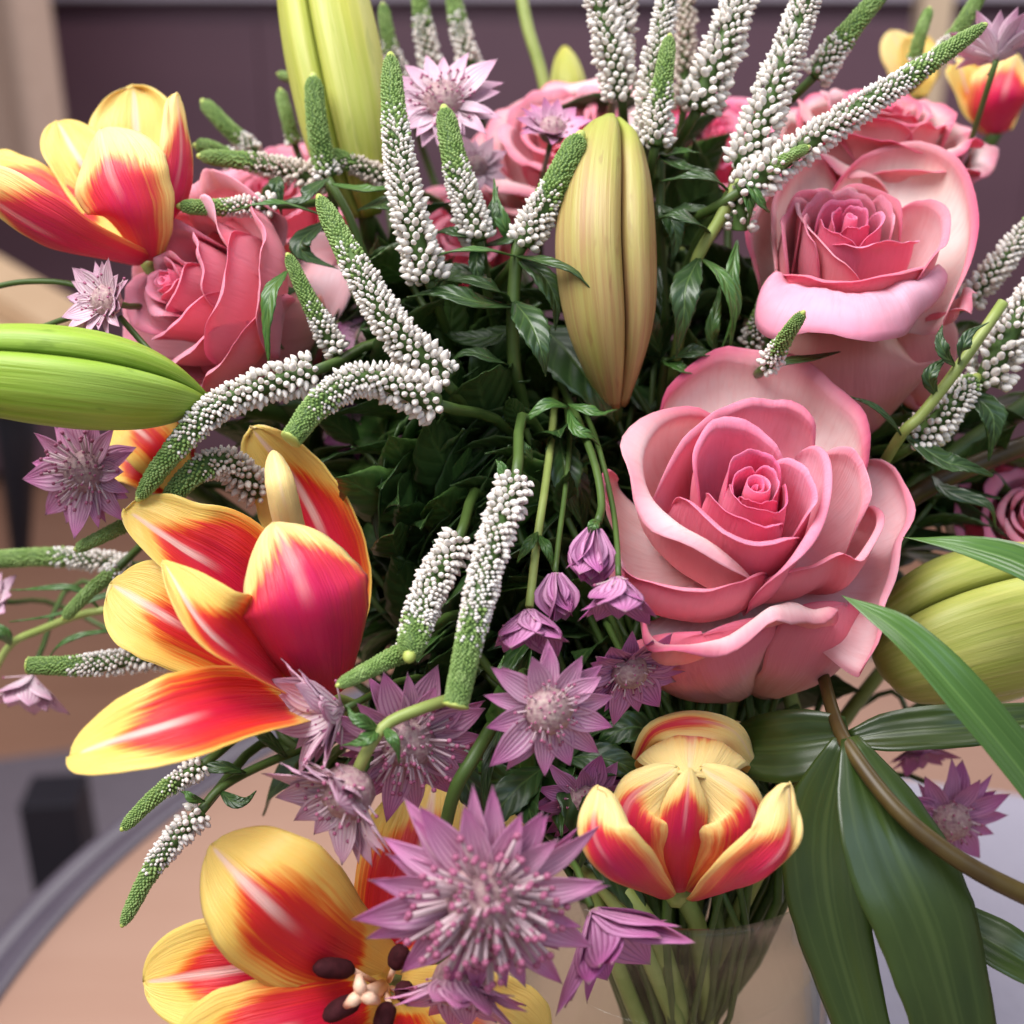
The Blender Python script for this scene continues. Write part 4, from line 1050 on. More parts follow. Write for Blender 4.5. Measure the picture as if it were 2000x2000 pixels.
for a, b, c in (((735, 1920, 0.366), (690, 1895, 0.352), (612, 1892, 0.346)), ((740, 1930, 0.366), (700, 1955, 0.350), (632, 1990, 0.344)), ((752, 1935, 0.366), (760, 1960, 0.350), (742, 2025, 0.344)), ((765, 1930, 0.366), (800, 1950, 0.350), (782, 1930, 0.345)), ((760, 1915, 0.366), (770, 1890, 0.352), (790, 1850, 0.350))):
    fil = tube('filament', t, MT['pistil'], [W(*a), W(*b)], 0.0009, 6)
    p = catmull([W(*b), (W(*b) + W(*c)) / 2 + np.array([0, 0, 0.0006]), W(*c)], np.linspace(0, 1, 9))
    tube('anther', fil, MT['anther'], p, np.array([0.5, 1, 1.15, 1.2, 1.2, 1.2, 1.1, 0.9, 0.35]) * M(17, 0.35), 9)
pis = tube('pistil', t, MT['pistil'], [W(745, 1930, 0.368), W(722, 1940, 0.350), W(705, 1942, 0.341)], [0.0026, 0.0024, 0.0020], 10)
for a in (0.4, 2.5, 4.6):
    tube('stigma', pis, MT['pistil'], [W(705, 1942, 0.341), W(705 + 18 * math.cos(a), 1942 + 18 * math.sin(a), 0.339), W(705 + 36 * math.cos(a), 1942 + 36 * math.sin(a), 0.342)], [0.0018, 0.0019, 0.0010], 8)
stem_to_vase(t, W(745, 1930, 0.376), CV((0.5, -0.4, -0.6)), MT['stem_pale'], 0.0032)

# right bottom, half closed
t = tulip('small half closed orange tulip below the big rose with three peeled petals', (1332, 1745, 0.385))
petal('petal', t, T, [(1345, 1650, 0.415), (1352, 1520, 0.412), (1355, 1440, 0.402), (1358, 1408, 0.390)], [50, 100, 112, 90], (0, 0.2, 0.97), tone=0.1, cup=0.6, wave=3, seed=31, tip=0.3)
petal('petal', t, T, [(1236, 1496, 0.392), (1275, 1428, 0.382), (1352, 1408, 0.378), (1432, 1428, 0.380), (1476, 1496, 0.388)], ([10, 32, 40, 44, 24], [10, 20, 26, 22, 16]), (-0.05, -0.35, -0.93), tone=-0.30, cup=0.8, wave=8, seed=38, tip=0.15, nv=17)
petal('petal', t, T, [(1350, 1620, 0.405), (1350, 1490, 0.395), (1350, 1438, 0.376), (1347, 1508, 0.354)], [80, 118, 122, 80], [(0, 0.1, 1), (0, -0.6, 0.8), (0, -1, 0), (0, -0.8, -0.6)], tone=-0.12, cup=0.9, wave=2, seed=32, tip=0.25)
petal('petal', t, T, [(1330, 1742, 0.380), (1331, 1660, 0.359), (1340, 1580, 0.352), (1347, 1500, 0.3535)], [22, 50, 48, 22], (0, 0.1, -0.98), tone=0.12, cup=0.8, wave=2, seed=33, tip=0.25)
petal('petal', t, T, [(1312, 1742, 0.380), (1225, 1665, 0.360), (1225, 1565, 0.355), (1322, 1498, 0.356)], ([22, 104, 116, 60], [16, 34, 38, 30]), (0.45, 0.15, -0.88), tone=-0.10, cup=0.95, wave=3, seed=34, tip=0.25)
petal('petal', t, T, [(1352, 1742, 0.380), (1462, 1665, 0.360), (1464, 1565, 0.355), (1368, 1498, 0.356)], ([16, 34, 38, 30], [22, 104, 116, 60]), (-0.45, 0.15, -0.88), tone=-0.10, cup=0.95, wave=3, seed=35, tip=0.25)
petal('petal', t, T, [(1300, 1755, 0.378), (1215, 1710, 0.342), (1160, 1632, 0.336), (1168, 1538, 0.342)], ([24, 72, 70, 52], [22, 34, 36, 32]), (0.3, 0.15, -0.95), tone=0.0, cup=0.7, wave=5, seed=36, tip=0.45)
petal('petal', t, T, [(1362, 1758, 0.378), (1455, 1722, 0.344), (1534, 1645, 0.338), (1540, 1532, 0.344)], ([22, 34, 36, 32], [24, 72, 68, 50]), (-0.3, 0.15, -0.95), tone=0.0, cup=0.7, wave=5, seed=37, tip=0.45)
stem_to_vase(t, W(1332, 1738, 0.383), CV((0.0, -0.9, -0.3)), MT['stem_pale'], 0.0030)

# small ones far back and glimpses
t = tulip('blurred red and yellow tulip at the top right corner behind masterwort', (1945, 260, 0.53))
petal('petal', t, T, [(1945, 262, 0.53), (1960, 190, 0.515), (1985, 110, 0.515)], [30, 60, 66, 50], (0.1, 0.1, -0.95), tone=0.15, cup=0.7, wave=4, seed=41)
petal('petal', t, T, [(1935, 255, 0.535), (1895, 190, 0.53), (1868, 120, 0.53)], [25, 45, 50, 40], (0.3, 0.2, 0.9), tone=-0.35, cup=0.6, wave=4, seed=42)
petal('petal', t, T, [(1950, 255, 0.54), (1940, 170, 0.545), (1920, 100, 0.545)], [25, 50, 55, 40], (0.0, 0.2, 0.97), tone=-0.3, cup=0.4, wave=4, seed=43)
stem_to_vase(t, W(1945, 260, 0.53), CV((-0.3, -0.8, 0)), MT['stem'], 0.0030)
t = tulip('yellow tulip tip far back near the top right between green spikes', (1790, 190, 0.56))
for k, (x, y) in enumerate(((1740, 62), (1790, 70), (1830, 95))):
    petal('petal', t, T, [(1790, 190, 0.56), (1775 + k * 15, 130, 0.555), (x, y, 0.555)], [20, 36, 38, 28], (0, 0.2, 0.97 if k == 1 else -0.97), tone=-0.4, cup=0.6, wave=3, seed=45 + k)
stem_to_vase(t, W(1790, 190, 0.56), CV((-0.3, -0.8, 0)), MT['stem'], 0.0030)
t = tulip('orange tulip tucked under the green lily bud at left', (330, 930, 0.44))
petal('petal', t, T, [(350, 940, 0.44), (310, 880, 0.43), (270, 840, 0.43), (235, 820, 0.436)], [30, 55, 60, 45], (0.1, 0.3, 0.94), tone=-0.15, cup=0.5, wave=3, seed=48)
petal('petal', t, T, [(350, 950, 0.445), (310, 920, 0.44), (260, 900, 0.44), (220, 890, 0.444)], [30, 50, 55, 40], (0.1, 0.4, 0.9), tone=0.1, cup=0.5, wave=3, seed=49)
petal('petal', t, T, [(350, 930, 0.445), (330, 870, 0.437), (320, 830, 0.437), (330, 790, 0.44)], [30, 50, 55, 40], (0.0, 0.1, -0.97), tone=0.2, cup=0.7, wave=3, seed=50)
stem_to_vase(t, W(345, 935, 0.44), CV((0.6, -0.6, 0)), MT['stem'], 0.0030)

# ------------------------------------------------------------------ lily buds
lily_bud('tan brown lily bud standing upright in the middle', [(1200, 785, 0.420), (1190, 640, 0.405), (1180, 480, 0.400), (1185, 330, 0.408), (1195, 238, 0.418)], 96, 'lily_tan', spin=0.42 + math.pi / 2, split=0.14, prof=[0.26, 0.62, 0.90, 1.0, 0.98, 0.86, 0.62, 0.20], groove=0.32)
lily_bud('tall yellow green lily bud at the top left of centre', [(715, 420, 0.455), (690, 290, 0.448), (655, 120, 0.448), (620, -60, 0.455), (600, -170, 0.46)], 92, 'lily_yellow', spin=1.2, prof=[0.30, 0.72, 0.94, 1.0, 1.0, 0.9, 0.7, 0.3])
lily_bud('bright green lily bud lying across the left edge', [(405, 785, 0.385), (300, 765, 0.372), (150, 742, 0.362), (-30, 725, 0.360), (-230, 715, 0.366)], 96, 'lily_green', spin=2.1, prof=[0.10, 0.50, 0.82, 0.98, 1.0, 0.92, 0.7, 0.3], mid=W(650, 980, 0.46))
lily_bud('broad olive yellow lily bud at the right edge behind long leaves', [(2130, 1180, 0.43), (2020, 1200, 0.415), (1890, 1232, 0.408), (1790, 1265, 0.410), (1722, 1290, 0.416)], 152, 'lily_olive', spin=0.35, prof=[0.45, 0.8, 0.97, 1.0, 0.95, 0.84, 0.66, 0.30], mid=W(1750, 1420, 0.47))
lily_bud('small pale lily bud tip far behind the top middle rose', [(1115, 230, 0.54), (1110, 170, 0.54), (1103, 95, 0.545)], 34, 'lily_yellow', spin=0.5)

# ------------------------------------------------------------------ lily leaves at the right
t = thing('lily_plant', 'lily stem with long glossy leaves arching over the lower right', 'lily', tuple(W(1900, 1700, 0.36)))
P = catmull([W(1600, 1290, 0.40), W(1630, 1400, 0.375), W(1665, 1470, 0.362), W(1760, 1590, 0.348), W(1890, 1690, 0.342), W(2060, 1775, 0.345), W(2200, 1840, 0.36)], np.linspace(0, 1, 30))
tube('stem', t, MT['stem_dark'], P, np.linspace(0.0019, 0.0031, 30), 10)
LL = lambda *a, **k: leaf('leaf', t, *a, **k)
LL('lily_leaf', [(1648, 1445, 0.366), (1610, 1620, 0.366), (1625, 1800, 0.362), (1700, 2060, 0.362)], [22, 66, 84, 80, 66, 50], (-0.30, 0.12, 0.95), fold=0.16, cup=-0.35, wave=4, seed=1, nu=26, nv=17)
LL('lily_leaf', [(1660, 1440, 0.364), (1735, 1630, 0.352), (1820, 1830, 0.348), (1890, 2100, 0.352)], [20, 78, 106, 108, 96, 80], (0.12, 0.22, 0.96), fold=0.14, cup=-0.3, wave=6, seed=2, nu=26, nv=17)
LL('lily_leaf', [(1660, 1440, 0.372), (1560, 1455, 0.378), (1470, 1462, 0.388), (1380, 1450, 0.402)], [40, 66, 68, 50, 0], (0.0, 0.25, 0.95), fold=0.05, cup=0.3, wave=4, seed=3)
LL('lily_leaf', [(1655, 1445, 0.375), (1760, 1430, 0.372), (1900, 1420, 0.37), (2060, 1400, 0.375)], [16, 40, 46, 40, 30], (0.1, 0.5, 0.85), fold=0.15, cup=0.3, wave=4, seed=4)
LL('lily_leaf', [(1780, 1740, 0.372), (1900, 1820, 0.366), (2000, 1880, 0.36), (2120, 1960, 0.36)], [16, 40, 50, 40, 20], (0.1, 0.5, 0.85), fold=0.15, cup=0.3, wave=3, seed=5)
t = thing('lily_leaf', 'long pointed green leaf crossing in front of the olive lily bud', 'leaf', tuple(W(2080, 1600, 0.35)))
leaf('blade', t, 'lily_leaf_pale', [(2175, 1825, 0.358), (2110, 1670, 0.352), (2010, 1530, 0.345), (1880, 1370, 0.340), (1760, 1240, 0.344), (1645, 1163, 0.352)], [14, 56, 62, 60, 52, 36, 0], (0.25, 0.55, 0.8), fold=0.28, cup=0.1, wave=2, seed=6, nu=26)
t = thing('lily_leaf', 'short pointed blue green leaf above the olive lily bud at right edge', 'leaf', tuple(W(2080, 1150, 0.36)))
leaf('blade', t, 'lily_leaf_pale', [(2330, 1400, 0.380), (2120, 1190, 0.362), (2010, 1110, 0.358), (1890, 1070, 0.360), (1765, 1049, 0.368)], [12, 44, 48, 40, 22, 0], (0.1, 0.65, 0.75), fold=0.15, cup=0.1, wave=2, seed=7)
# thick olive stems at the right behind the spikes
t = thing('thick_stalk', 'thick olive brown stem running diagonally right of the big rose', 'stem', tuple(W(1700, 1040, 0.43)))
tube('stalk', t, MT['stem_dark'], catmull([W(2120, 830, 0.44), W(1950, 890, 0.432), W(1800, 960, 0.43), W(1680, 1060, 0.44), W(1560, 1250, 0.45), NECK], np.linspace(0, 1, 26)), np.linspace(0.0036, 0.0032, 26), 10)
t = thing('pale_stalk', 'paler green stem lying above the olive brown stem at right', 'stem', tuple(W(1700, 1040, 0.44)))
tube('stalk', t, MT['stem'], catmull([W(2120, 720, 0.455), W(1950, 830, 0.447), W(1820, 920, 0.445), W(1700, 1040, 0.455), W(1560, 1250, 0.465), NECK + np.array([0.01, 0.01, 0])], np.linspace(0, 1, 26)), np.linspace(0.0040, 0.0030, 26), 10)
t = thing('straight_stalk', 'straight pale yellow green stem rising to the top edge behind the pink rose', 'stem', tuple(W(1060, 200, 0.52)))
tube('stalk', t, MT['stem_pale'], catmull([W(1010, -60, 0.52), W(1030, 50, 0.52), W(1062, 160, 0.52), W(1110, 400, 0.52), W(1200, 900, 0.5), NECK], np.linspace(0, 1, 20)), 0.0026, 9)

# ------------------------------------------------------------------ speedwell spikes
def V(label, spine, r0, r1, white=0.35, **k): return speedwell(label, spine, r0, r1, white, **k)
V('tall white speedwell spike with green tip beside the yellow green lily bud', [(763, 112, 0.400), (772, 250, 0.395), (800, 420, 0.392), (838, 548, 0.395)], 24, 46, 0.30)
V('short speedwell spike with green tip below the top masterwort', [(868, 215, 0.405), (892, 330, 0.402), (935, 470, 0.405)], 25, 40, 0.45)
V('speedwell spike leaning against the left side of the tan lily bud', [(1132, 268, 0.398), (1085, 360, 0.396), (1022, 480, 0.400)], 30, 40, 0.52)
V('long diagonal white speedwell spike reaching the dark centre', [(625, 388, 0.385), (700, 530, 0.380), (775, 650, 0.380), (868, 745, 0.385)], 22, 50, 0.30, swell=1.15)
V('curled white speedwell spike bending left above the large tulip', [(568, 858, 0.352), (628, 785, 0.358), (720, 740, 0.364), (855, 790, 0.372)], 26, 48, 0.24, swell=1.15, cut=True)
V('arching white speedwell spike below the left pink rose', [(272, 972, 0.372), (340, 880, 0.372), (440, 785, 0.376), (612, 725, 0.385)], 20, 46, 0.30, swell=1.1)
V('drooping speedwell spike with cream buds behind the large tulip', [(322, 985, 0.378), (378, 925, 0.380), (440, 905, 0.388), (505, 960, 0.400)], 22, 46, 0.35, mat_w='cream')
V('hanging white speedwell spike with blunt green end in the middle', [(890, 1378, 0.335), (925, 1215, 0.340), (968, 1050, 0.350), (1008, 935, 0.362)], 30, 42, 0.28, cut=True, dens=1.1)
V('short white speedwell spike pointing at the viewer beside the hanging one', [(800, 1280, 0.340), (815, 1215, 0.350), (850, 1130, 0.362), (895, 1055, 0.372)], 34, 42, 0.18)
V('small green unopened spike touching the lower side of the large tulip', [(662, 1338, 0.340), (720, 1308, 0.344), (785, 1275, 0.352)], 15, 28, 0.98, tail=W(1000, 1350, 0.40))
V('grey green speedwell spike entering from the left edge', [(-5, 1092, 0.45), (120, 1088, 0.45), (260, 1105, 0.455)], 22, 24, 0.45, single=False, cut=True)
V('thin green spike below the left pink masterwort', [(150, 1072, 0.40), (205, 1045, 0.402), (265, 1015, 0.41)], 14, 20, 0.9, single=False)
V('thin green spike hanging left of the large tulip', [(126, 1206, 0.42), (170, 1160, 0.42), (230, 1110, 0.425)], 14, 19, 0.9, single=False)
V('horizontal speedwell spike left of the drooping tulip petal', [(56, 1300, 0.41), (180, 1298, 0.41), (350, 1275, 0.42)], 21, 30, 0.32, single=False, cut=True)
V('green tipped spike hanging below the drooping tulip petal', [(240, 1618, 0.37), (310, 1550, 0.375), (395, 1495, 0.385)], 14, 26, 0.55, single=False, tail=W(620, 1480, 0.42))
V('lowest speedwell spike hanging over the tan table', [(240, 1805, 0.365), (305, 1685, 0.37), (392, 1585, 0.38)], 14, 33, 0.45, tail=W(640, 1500, 0.42))
V('green spike pointing up left of the far pink rose', [(398, 200, 0.48), (440, 245, 0.48), (500, 300, 0.485)], 17, 22, 0.7, single=False)
V('horizontal speedwell spike with white base crossing the far pink rose', [(392, 305, 0.435), (510, 320, 0.435), (640, 355, 0.44)], 17, 30, 0.38, mat_w='cream')
V('upper horizontal spike end peeping over the left tulip', [(385, 285, 0.46), (410, 290, 0.46), (450, 310, 0.465)], 18, 22, 0.8, single=False)
V('lower horizontal spike right above the left pink rose', [(352, 403, 0.405), (430, 405, 0.408), (540, 400, 0.415)], 17, 24, 0.45, single=False)
V('green upright spike in front of the yellow green lily bud', [(612, 152, 0.425), (620, 250, 0.425), (640, 345, 0.43)], 22, 32, 0.85, single=False)
V('small green spike tip left of the yellow green lily bud', [(548, 178, 0.48), (560, 225, 0.48), (575, 280, 0.485)], 14, 18, 0.9, single=False)
V('tiny green spike tip touching the yellow green lily bud', [(545, 145, 0.49), (565, 152, 0.49), (600, 165, 0.495)], 10, 13, 0.9, single=False)
V('green speedwell spike hanging in front of the left rose', [(563, 500, 0.395), (605, 590, 0.395), (660, 690, 0.40)], 15, 28, 0.55)
V('pale spike end crossing the lower part of the yellow green lily bud', [(640, 300, 0.432), (690, 320, 0.435), (760, 350, 0.44)], 18, 24, 0.3, single=False, mat_w='cream')
V('thin blurred spike at the top right of the yellow green lily bud', [(748, 10, 0.50), (762, 90, 0.50), (790, 170, 0.505)], 13, 22, 0.5, single=False)
V('thinnest blurred spike next to the yellow green lily bud', [(716, 30, 0.51), (728, 90, 0.51), (745, 160, 0.515)], 12, 18, 0.6, single=False)
V('blurred spike above the top masterwort, left one of a pair', [(812, -60, 0.50), (825, 40, 0.50), (845, 140, 0.505)], 16, 24, 0.45, single=False)
V('blurred spike above the top masterwort, right one of a pair', [(875, -60, 0.50), (895, 40, 0.50), (925, 150, 0.505)], 16, 26, 0.45, single=False)
V('broad white spike at the top edge, leftmost of the tall group', [(1150, -190, 0.425), (1168, -20, 0.425), (1195, 100, 0.425), (1215, 190, 0.43)], 22, 42, 0.22)
V('white spike beside the broad one, its stem showing below', [(1230, -150, 0.435), (1222, -20, 0.435), (1212, 60, 0.435), (1210, 125, 0.44)], 18, 34, 0.2)
V('slender white spike leaning left in the tall top group', [(1330, -170, 0.42), (1300, 20, 0.42), (1275, 140, 0.42), (1258, 285, 0.425)], 18, 30, 0.22)
V('green tipped spike rising in front of the slender white one', [(1308, 72, 0.412), (1295, 160, 0.412), (1280, 285, 0.415)], 16, 36, 0.5)
V('brownish blurred spike in the gap of the tall top group', [(1345, -150, 0.47), (1340, 30, 0.47), (1335, 215, 0.475)], 14, 24, 0.1, single=False, mat_w='cream')
V('fullest white spike in the middle of the tall top group', [(1485, -210, 0.415), (1450, -20, 0.415), (1410, 100, 0.415), (1362, 215, 0.42)], 22, 52, 0.2, swell=1.05, gap=1.0)
V('long white spike right of the fullest one, running down to the upper right rose', [(1625, -150, 0.41), (1560, 40, 0.408), (1510, 180, 0.405), (1452, 330, 0.408)], 22, 50, 0.2, swell=1.0, gap=1.0)
V('green tipped spike parallel behind the long diagonal one at top right', [(1735, -30, 0.425), (1660, 60, 0.425), (1590, 150, 0.43)], 18, 34, 0.6, single=False)
V('longest diagonal spike at top right with yellow green tip', [(1922, 50, 0.395), (1760, 160, 0.393), (1600, 265, 0.395), (1445, 375, 0.40)], 16, 44, 0.28)
V('small green spike beside the upper right rose', [(1578, 288, 0.390), (1535, 310, 0.392), (1490, 350, 0.40)], 12, 18, 0.9, single=False)
V('loose white buds on the stem left of the upper right rose', [(1475, 350, 0.405), (1450, 390, 0.405), (1445, 450, 0.408)], 24, 36, 0.02, swell=1.0, gap=1.5, stem=False)
V('green spike with pale tip under the upper right rose', [(1568, 612, 0.368), (1540, 650, 0.374), (1500, 715, 0.392)], 14, 26, 0.55, single=False)
V('shaded green spike beside the lower left of the upper right rose', [(1508, 545, 0.42), (1490, 600, 0.422), (1465, 680, 0.43)], 15, 24, 0.6, single=False)
V('upper white spike entering from the right edge', [(2060, 390, 0.43), (1990, 470, 0.43), (1890, 590, 0.435)], 18, 32, 0.15)
V('large white spike at the right edge with round buds', [(2075, 480, 0.41), (2010, 590, 0.408), (1960, 670, 0.408), (1925, 750, 0.412)], 26, 56, 0.1, swell=1.05, gap=1.0)
V('lowest white spike on the right above the olive brown stem', [(1905, 740, 0.405), (1850, 800, 0.405), (1785, 870, 0.41)], 26, 48, 0.05, swell=1.0, gap=1.0)
V('green spike tip at the top edge near the right corner', [(1925, -30, 0.46), (1885, 40, 0.46), (1840, 110, 0.465)], 14, 24, 0.75, single=False)
V('small green spike tip above the pale top right rose', [(1815, 18, 0.47), (1800, 60, 0.47), (1785, 120, 0.475)], 12, 18, 0.9, single=False)

# ------------------------------------------------------------------ masterwort
masterwort('largest mauve masterwort star at the bottom, facing the viewer', (950, 1742, 0.325), 248, (0.05, -0.34, 0.93), 0.10, 23, 'bract', 200, True, spin=0.2, wide=1.15, pinlen=0.54)
masterwort('pink masterwort star in the middle right above the largest one', (1066, 1380, 0.345), 150, (0.28, -0.28, 0.92), 0.12, 14, 'bract', 60, True, spin=0.1, wide=1.0, pinlen=0.42)
masterwort('dark masterwort left of the middle star, facing down', (795, 1440, 0.358), 165, (0.2, -0.40, 0.88), 0.15, 17, 'bract', 80, True, wide=1.1, pinlen=0.55)
masterwort('masterwort seen from its side, opening left under the large tulip', (668, 1385, 0.352), 150, (-0.80, -0.15, 0.50), 0.75, 12, 'bract_pale', 20, False, wide=1.0)
masterwort('masterwort side view with purple striped bracts hanging left of centre', (690, 1535, 0.345), 170, (-0.55, -0.55, 0.60), 0.55, 13, 'bract_pale', 60, True, spin=0.5, wide=1.05, pinlen=0.50)
masterwort('drooping purple masterwort bell in the middle', (1032, 1192, 0.355), 112, (0.05, -0.96, 0.30), 0.75, 9, 'bract_deep', 14, False, wide=1.05, stem=False)
masterwort('drooping purple masterwort bell touching the big rose', (1208, 1128, 0.350), 112, (-0.05, -0.96, 0.30), 0.85, 9, 'bract_deep', 12, False, wide=1.0, spts=[(1205, 1060, 0.362), (1195, 980, 0.378), (1165, 860, 0.40), (1130, 780, 0.43)])
masterwort('closed magenta masterwort bud left of the big rose', (1160, 1032, 0.362), 112, (-0.15, -0.97, 0.2), 1.36, 6, 'bract_deep', 0, False, wide=0.95, eljit=0.04, stem=False)
masterwort('small closed masterwort bud between the two drooping bells', (1085, 1120, 0.362), 96, (0.1, -0.97, 0.2), 1.38, 6, 'bract_deep', 0, False, wide=0.85, eljit=0.04, spts=[(1092, 1050, 0.372), (1105, 950, 0.39), (1112, 860, 0.405), (1105, 780, 0.43)])
masterwort('shaded masterwort tucked under the left of the big rose', (1225, 1300, 0.372), 120, (0.25, -0.60, 0.75), 0.35, 13, 'bract_deep', 50, False)
masterwort('magenta masterwort behind the right of the largest star', (1160, 1780, 0.348), 200, (0.50, -0.78, 0.35), 0.70, 11, 'bract_deep', 0, False)
masterwort('dull masterwort below the largest star at the bottom edge', (900, 1900, 0.340), 165, (-0.1, -0.85, 0.5), 0.50, 13, 'bract', 40, False)
masterwort('rosy masterwort at the top behind the tall speedwell', (868, 205, 0.435), 125, (-0.05, 0.35, 0.93), 0.25, 16, 'bract_pale', 60, True, pinlen=0.45)
masterwort('small purple masterwort in front of the top middle rose', (1078, 262, 0.440), 88, (0.1, 0.65, 0.75), 0.45, 13, 'bract', 24, False)
masterwort('pink masterwort at the left edge of the bouquet below the green bud', (175, 920, 0.398), 132, (-0.35, -0.15, 0.92), 0.15, 15, 'bract', 66, True, pinlen=0.55)
masterwort('whitish masterwort under the upper left tulip', (215, 590, 0.392), 98, (-0.45, 0.1, 0.88), 0.45, 14, 'bract_pale', 34, True, pinlen=0.5)
masterwort('faded masterwort hanging at the lower left edge', (60, 1320, 0.45), 100, (-0.1, -0.93, 0.3), 0.70, 11, 'bract_pale', 10, False)
masterwort('dull purple masterwort in shade at lower right behind the stem', (1850, 1595, 0.43), 125, (0.15, -0.35, 0.9), 0.10, 15, 'bract_deep', 40, False)
masterwort('small dull masterwort above the shaded lower right one', (1790, 1450, 0.45), 85, (0.1, -0.85, 0.4), 0.60, 11, 'bract_deep', 10, False)
masterwort('pale masterwort seen from below at the top right corner', (1945, 115, 0.44), 100, (0.05, 0.85, -0.35), 0.60, 14, 'bract_pale', 20, False)
masterwort('grey pink masterwort behind the short top speedwell', (930, 330, 0.46), 70, (0.1, 0.2, 0.95), 0.4, 12, 'bract_pale', 40, False)
masterwort('purple masterwort hidden in the gap below the diagonal speedwell', (700, 830, 0.44), 75, (-0.2, -0.3, 0.9), 0.4, 12, 'bract_deep', 20, False)
masterwort('purple masterwort behind the lower right of the left rose', (715, 660, 0.44), 65, (-0.2, 0.2, 0.9), 0.4, 12, 'bract', 20, False)
masterwort('pinkish masterwort far out at the left edge by the stems', (-5, 1175, 0.46), 70, (-0.3, 0.3, 0.8), 0.5, 12, 'bract_pale', 30, False)

# ------------------------------------------------------------------ leafy stems
def leafy(label, stem_pts, r, leaves, mat='leaf', smat='stem', name='leafy_stem', group=None):
    t = thing(name, label, 'leafy stem', tuple(W(*stem_pts[-1])), group)
    if r: tube('stem', t, MT[smat], catmull([W(*p) for p in stem_pts], np.linspace(0, 1, 16)), M(r, stem_pts[0][2]), 8)
    for k, L in enumerate(leaves):
        sp, w, f = L[:3]; m = L[3] if len(L) > 3 else mat
        leaf('leaf', t, m, sp, lw(w), f, serr=9 if w > 14 else 0, nu=28 if w > 14 else 14, wave=3, seed=int(sp[0][0] + sp[-1][1]))
    return t
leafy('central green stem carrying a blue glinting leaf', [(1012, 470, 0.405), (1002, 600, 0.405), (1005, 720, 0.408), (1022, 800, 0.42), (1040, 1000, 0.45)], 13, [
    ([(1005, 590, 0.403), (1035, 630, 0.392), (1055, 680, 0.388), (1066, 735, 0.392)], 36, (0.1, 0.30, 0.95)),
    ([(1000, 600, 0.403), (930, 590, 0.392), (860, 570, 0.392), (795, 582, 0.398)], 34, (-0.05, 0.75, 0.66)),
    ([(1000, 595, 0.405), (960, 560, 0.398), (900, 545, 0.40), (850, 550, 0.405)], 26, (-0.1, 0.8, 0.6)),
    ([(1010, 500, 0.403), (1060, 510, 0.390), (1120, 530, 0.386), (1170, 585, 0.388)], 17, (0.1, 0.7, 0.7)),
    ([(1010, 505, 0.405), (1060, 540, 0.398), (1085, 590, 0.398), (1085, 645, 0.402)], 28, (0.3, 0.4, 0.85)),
    ([(1005, 500, 0.403), (950, 490, 0.392), (890, 490, 0.39), (810, 515, 0.394)], 16, (-0.05, 0.8, 0.6), 'leaf_pale'),
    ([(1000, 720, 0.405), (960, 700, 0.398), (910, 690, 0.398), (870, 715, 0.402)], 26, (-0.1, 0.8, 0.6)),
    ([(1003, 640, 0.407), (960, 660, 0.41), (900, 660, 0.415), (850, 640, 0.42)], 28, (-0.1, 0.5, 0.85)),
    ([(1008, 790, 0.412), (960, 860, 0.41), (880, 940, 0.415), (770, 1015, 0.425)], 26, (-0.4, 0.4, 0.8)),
    ([(1005, 480, 0.41), (985, 440, 0.405), (970, 400, 0.405), (965, 350, 0.41)], 16, (-0.1, 0.3, 0.9), 'leaf_pale'),
    ([(1015, 480, 0.41), (1045, 450, 0.40), (1060, 430, 0.40), (1075, 400, 0.405)], 14, (-0.1, 0.3, 0.9), 'leaf_pale')])
leafy('broad dark green leaf below the tan lily bud', [(1100, 640, 0.43), (1080, 800, 0.45), (1100, 1000, 0.46)], 9, [
    ([(1060, 640, 0.425), (1110, 690, 0.415), (1160, 760, 0.412), (1200, 825, 0.418)], 66, (0.1, 0.25, 0.95)),
    ([(1090, 840, 0.41), (1100, 900, 0.40), (1110, 960, 0.398), (1140, 1035, 0.402)], 40, (0.2, 0.35, 0.9)),
    ([(1070, 880, 0.415), (1120, 930, 0.405), (1140, 980, 0.405), (1135, 1050, 0.41)], 30, (0.5, 0.3, 0.8))])
leafy('pair of thin stems with yellow green bracts above the drooping bells', [(1090, 740, 0.44), (1120, 800, 0.410), (1160, 900, 0.385), (1175, 980, 0.372), (1168, 1020, 0.365)], 7, [
    ([(1110, 795, 0.40), (1075, 790, 0.395), (1040, 810, 0.395), (1005, 835, 0.398)], 14, (0, 0.6, 0.8), 'leaf_pale'),
    ([(1110, 790, 0.40), (1145, 800, 0.395), (1175, 808, 0.395), (1205, 800, 0.398)], 13, (0, 0.6, 0.8), 'leaf_pale'),
    ([(1110, 800, 0.40), (1125, 840, 0.392), (1150, 850, 0.392), (1170, 870, 0.395)], 14, (0.2, 0.4, 0.9), 'leaf_pale'),
    ([(1170, 1015, 0.366), (1160, 1025, 0.36), (1155, 1035, 0.36), (1150, 1050, 0.362)], 12, (0.2, 0.4, 0.9), 'leaf_pale'),
    ([(1040, 900, 0.385), (1030, 880, 0.382), (1025, 870, 0.382), (1015, 850, 0.384)], 10, (0.2, 0.4, 0.9), 'leaf_pale')], smat='stem')
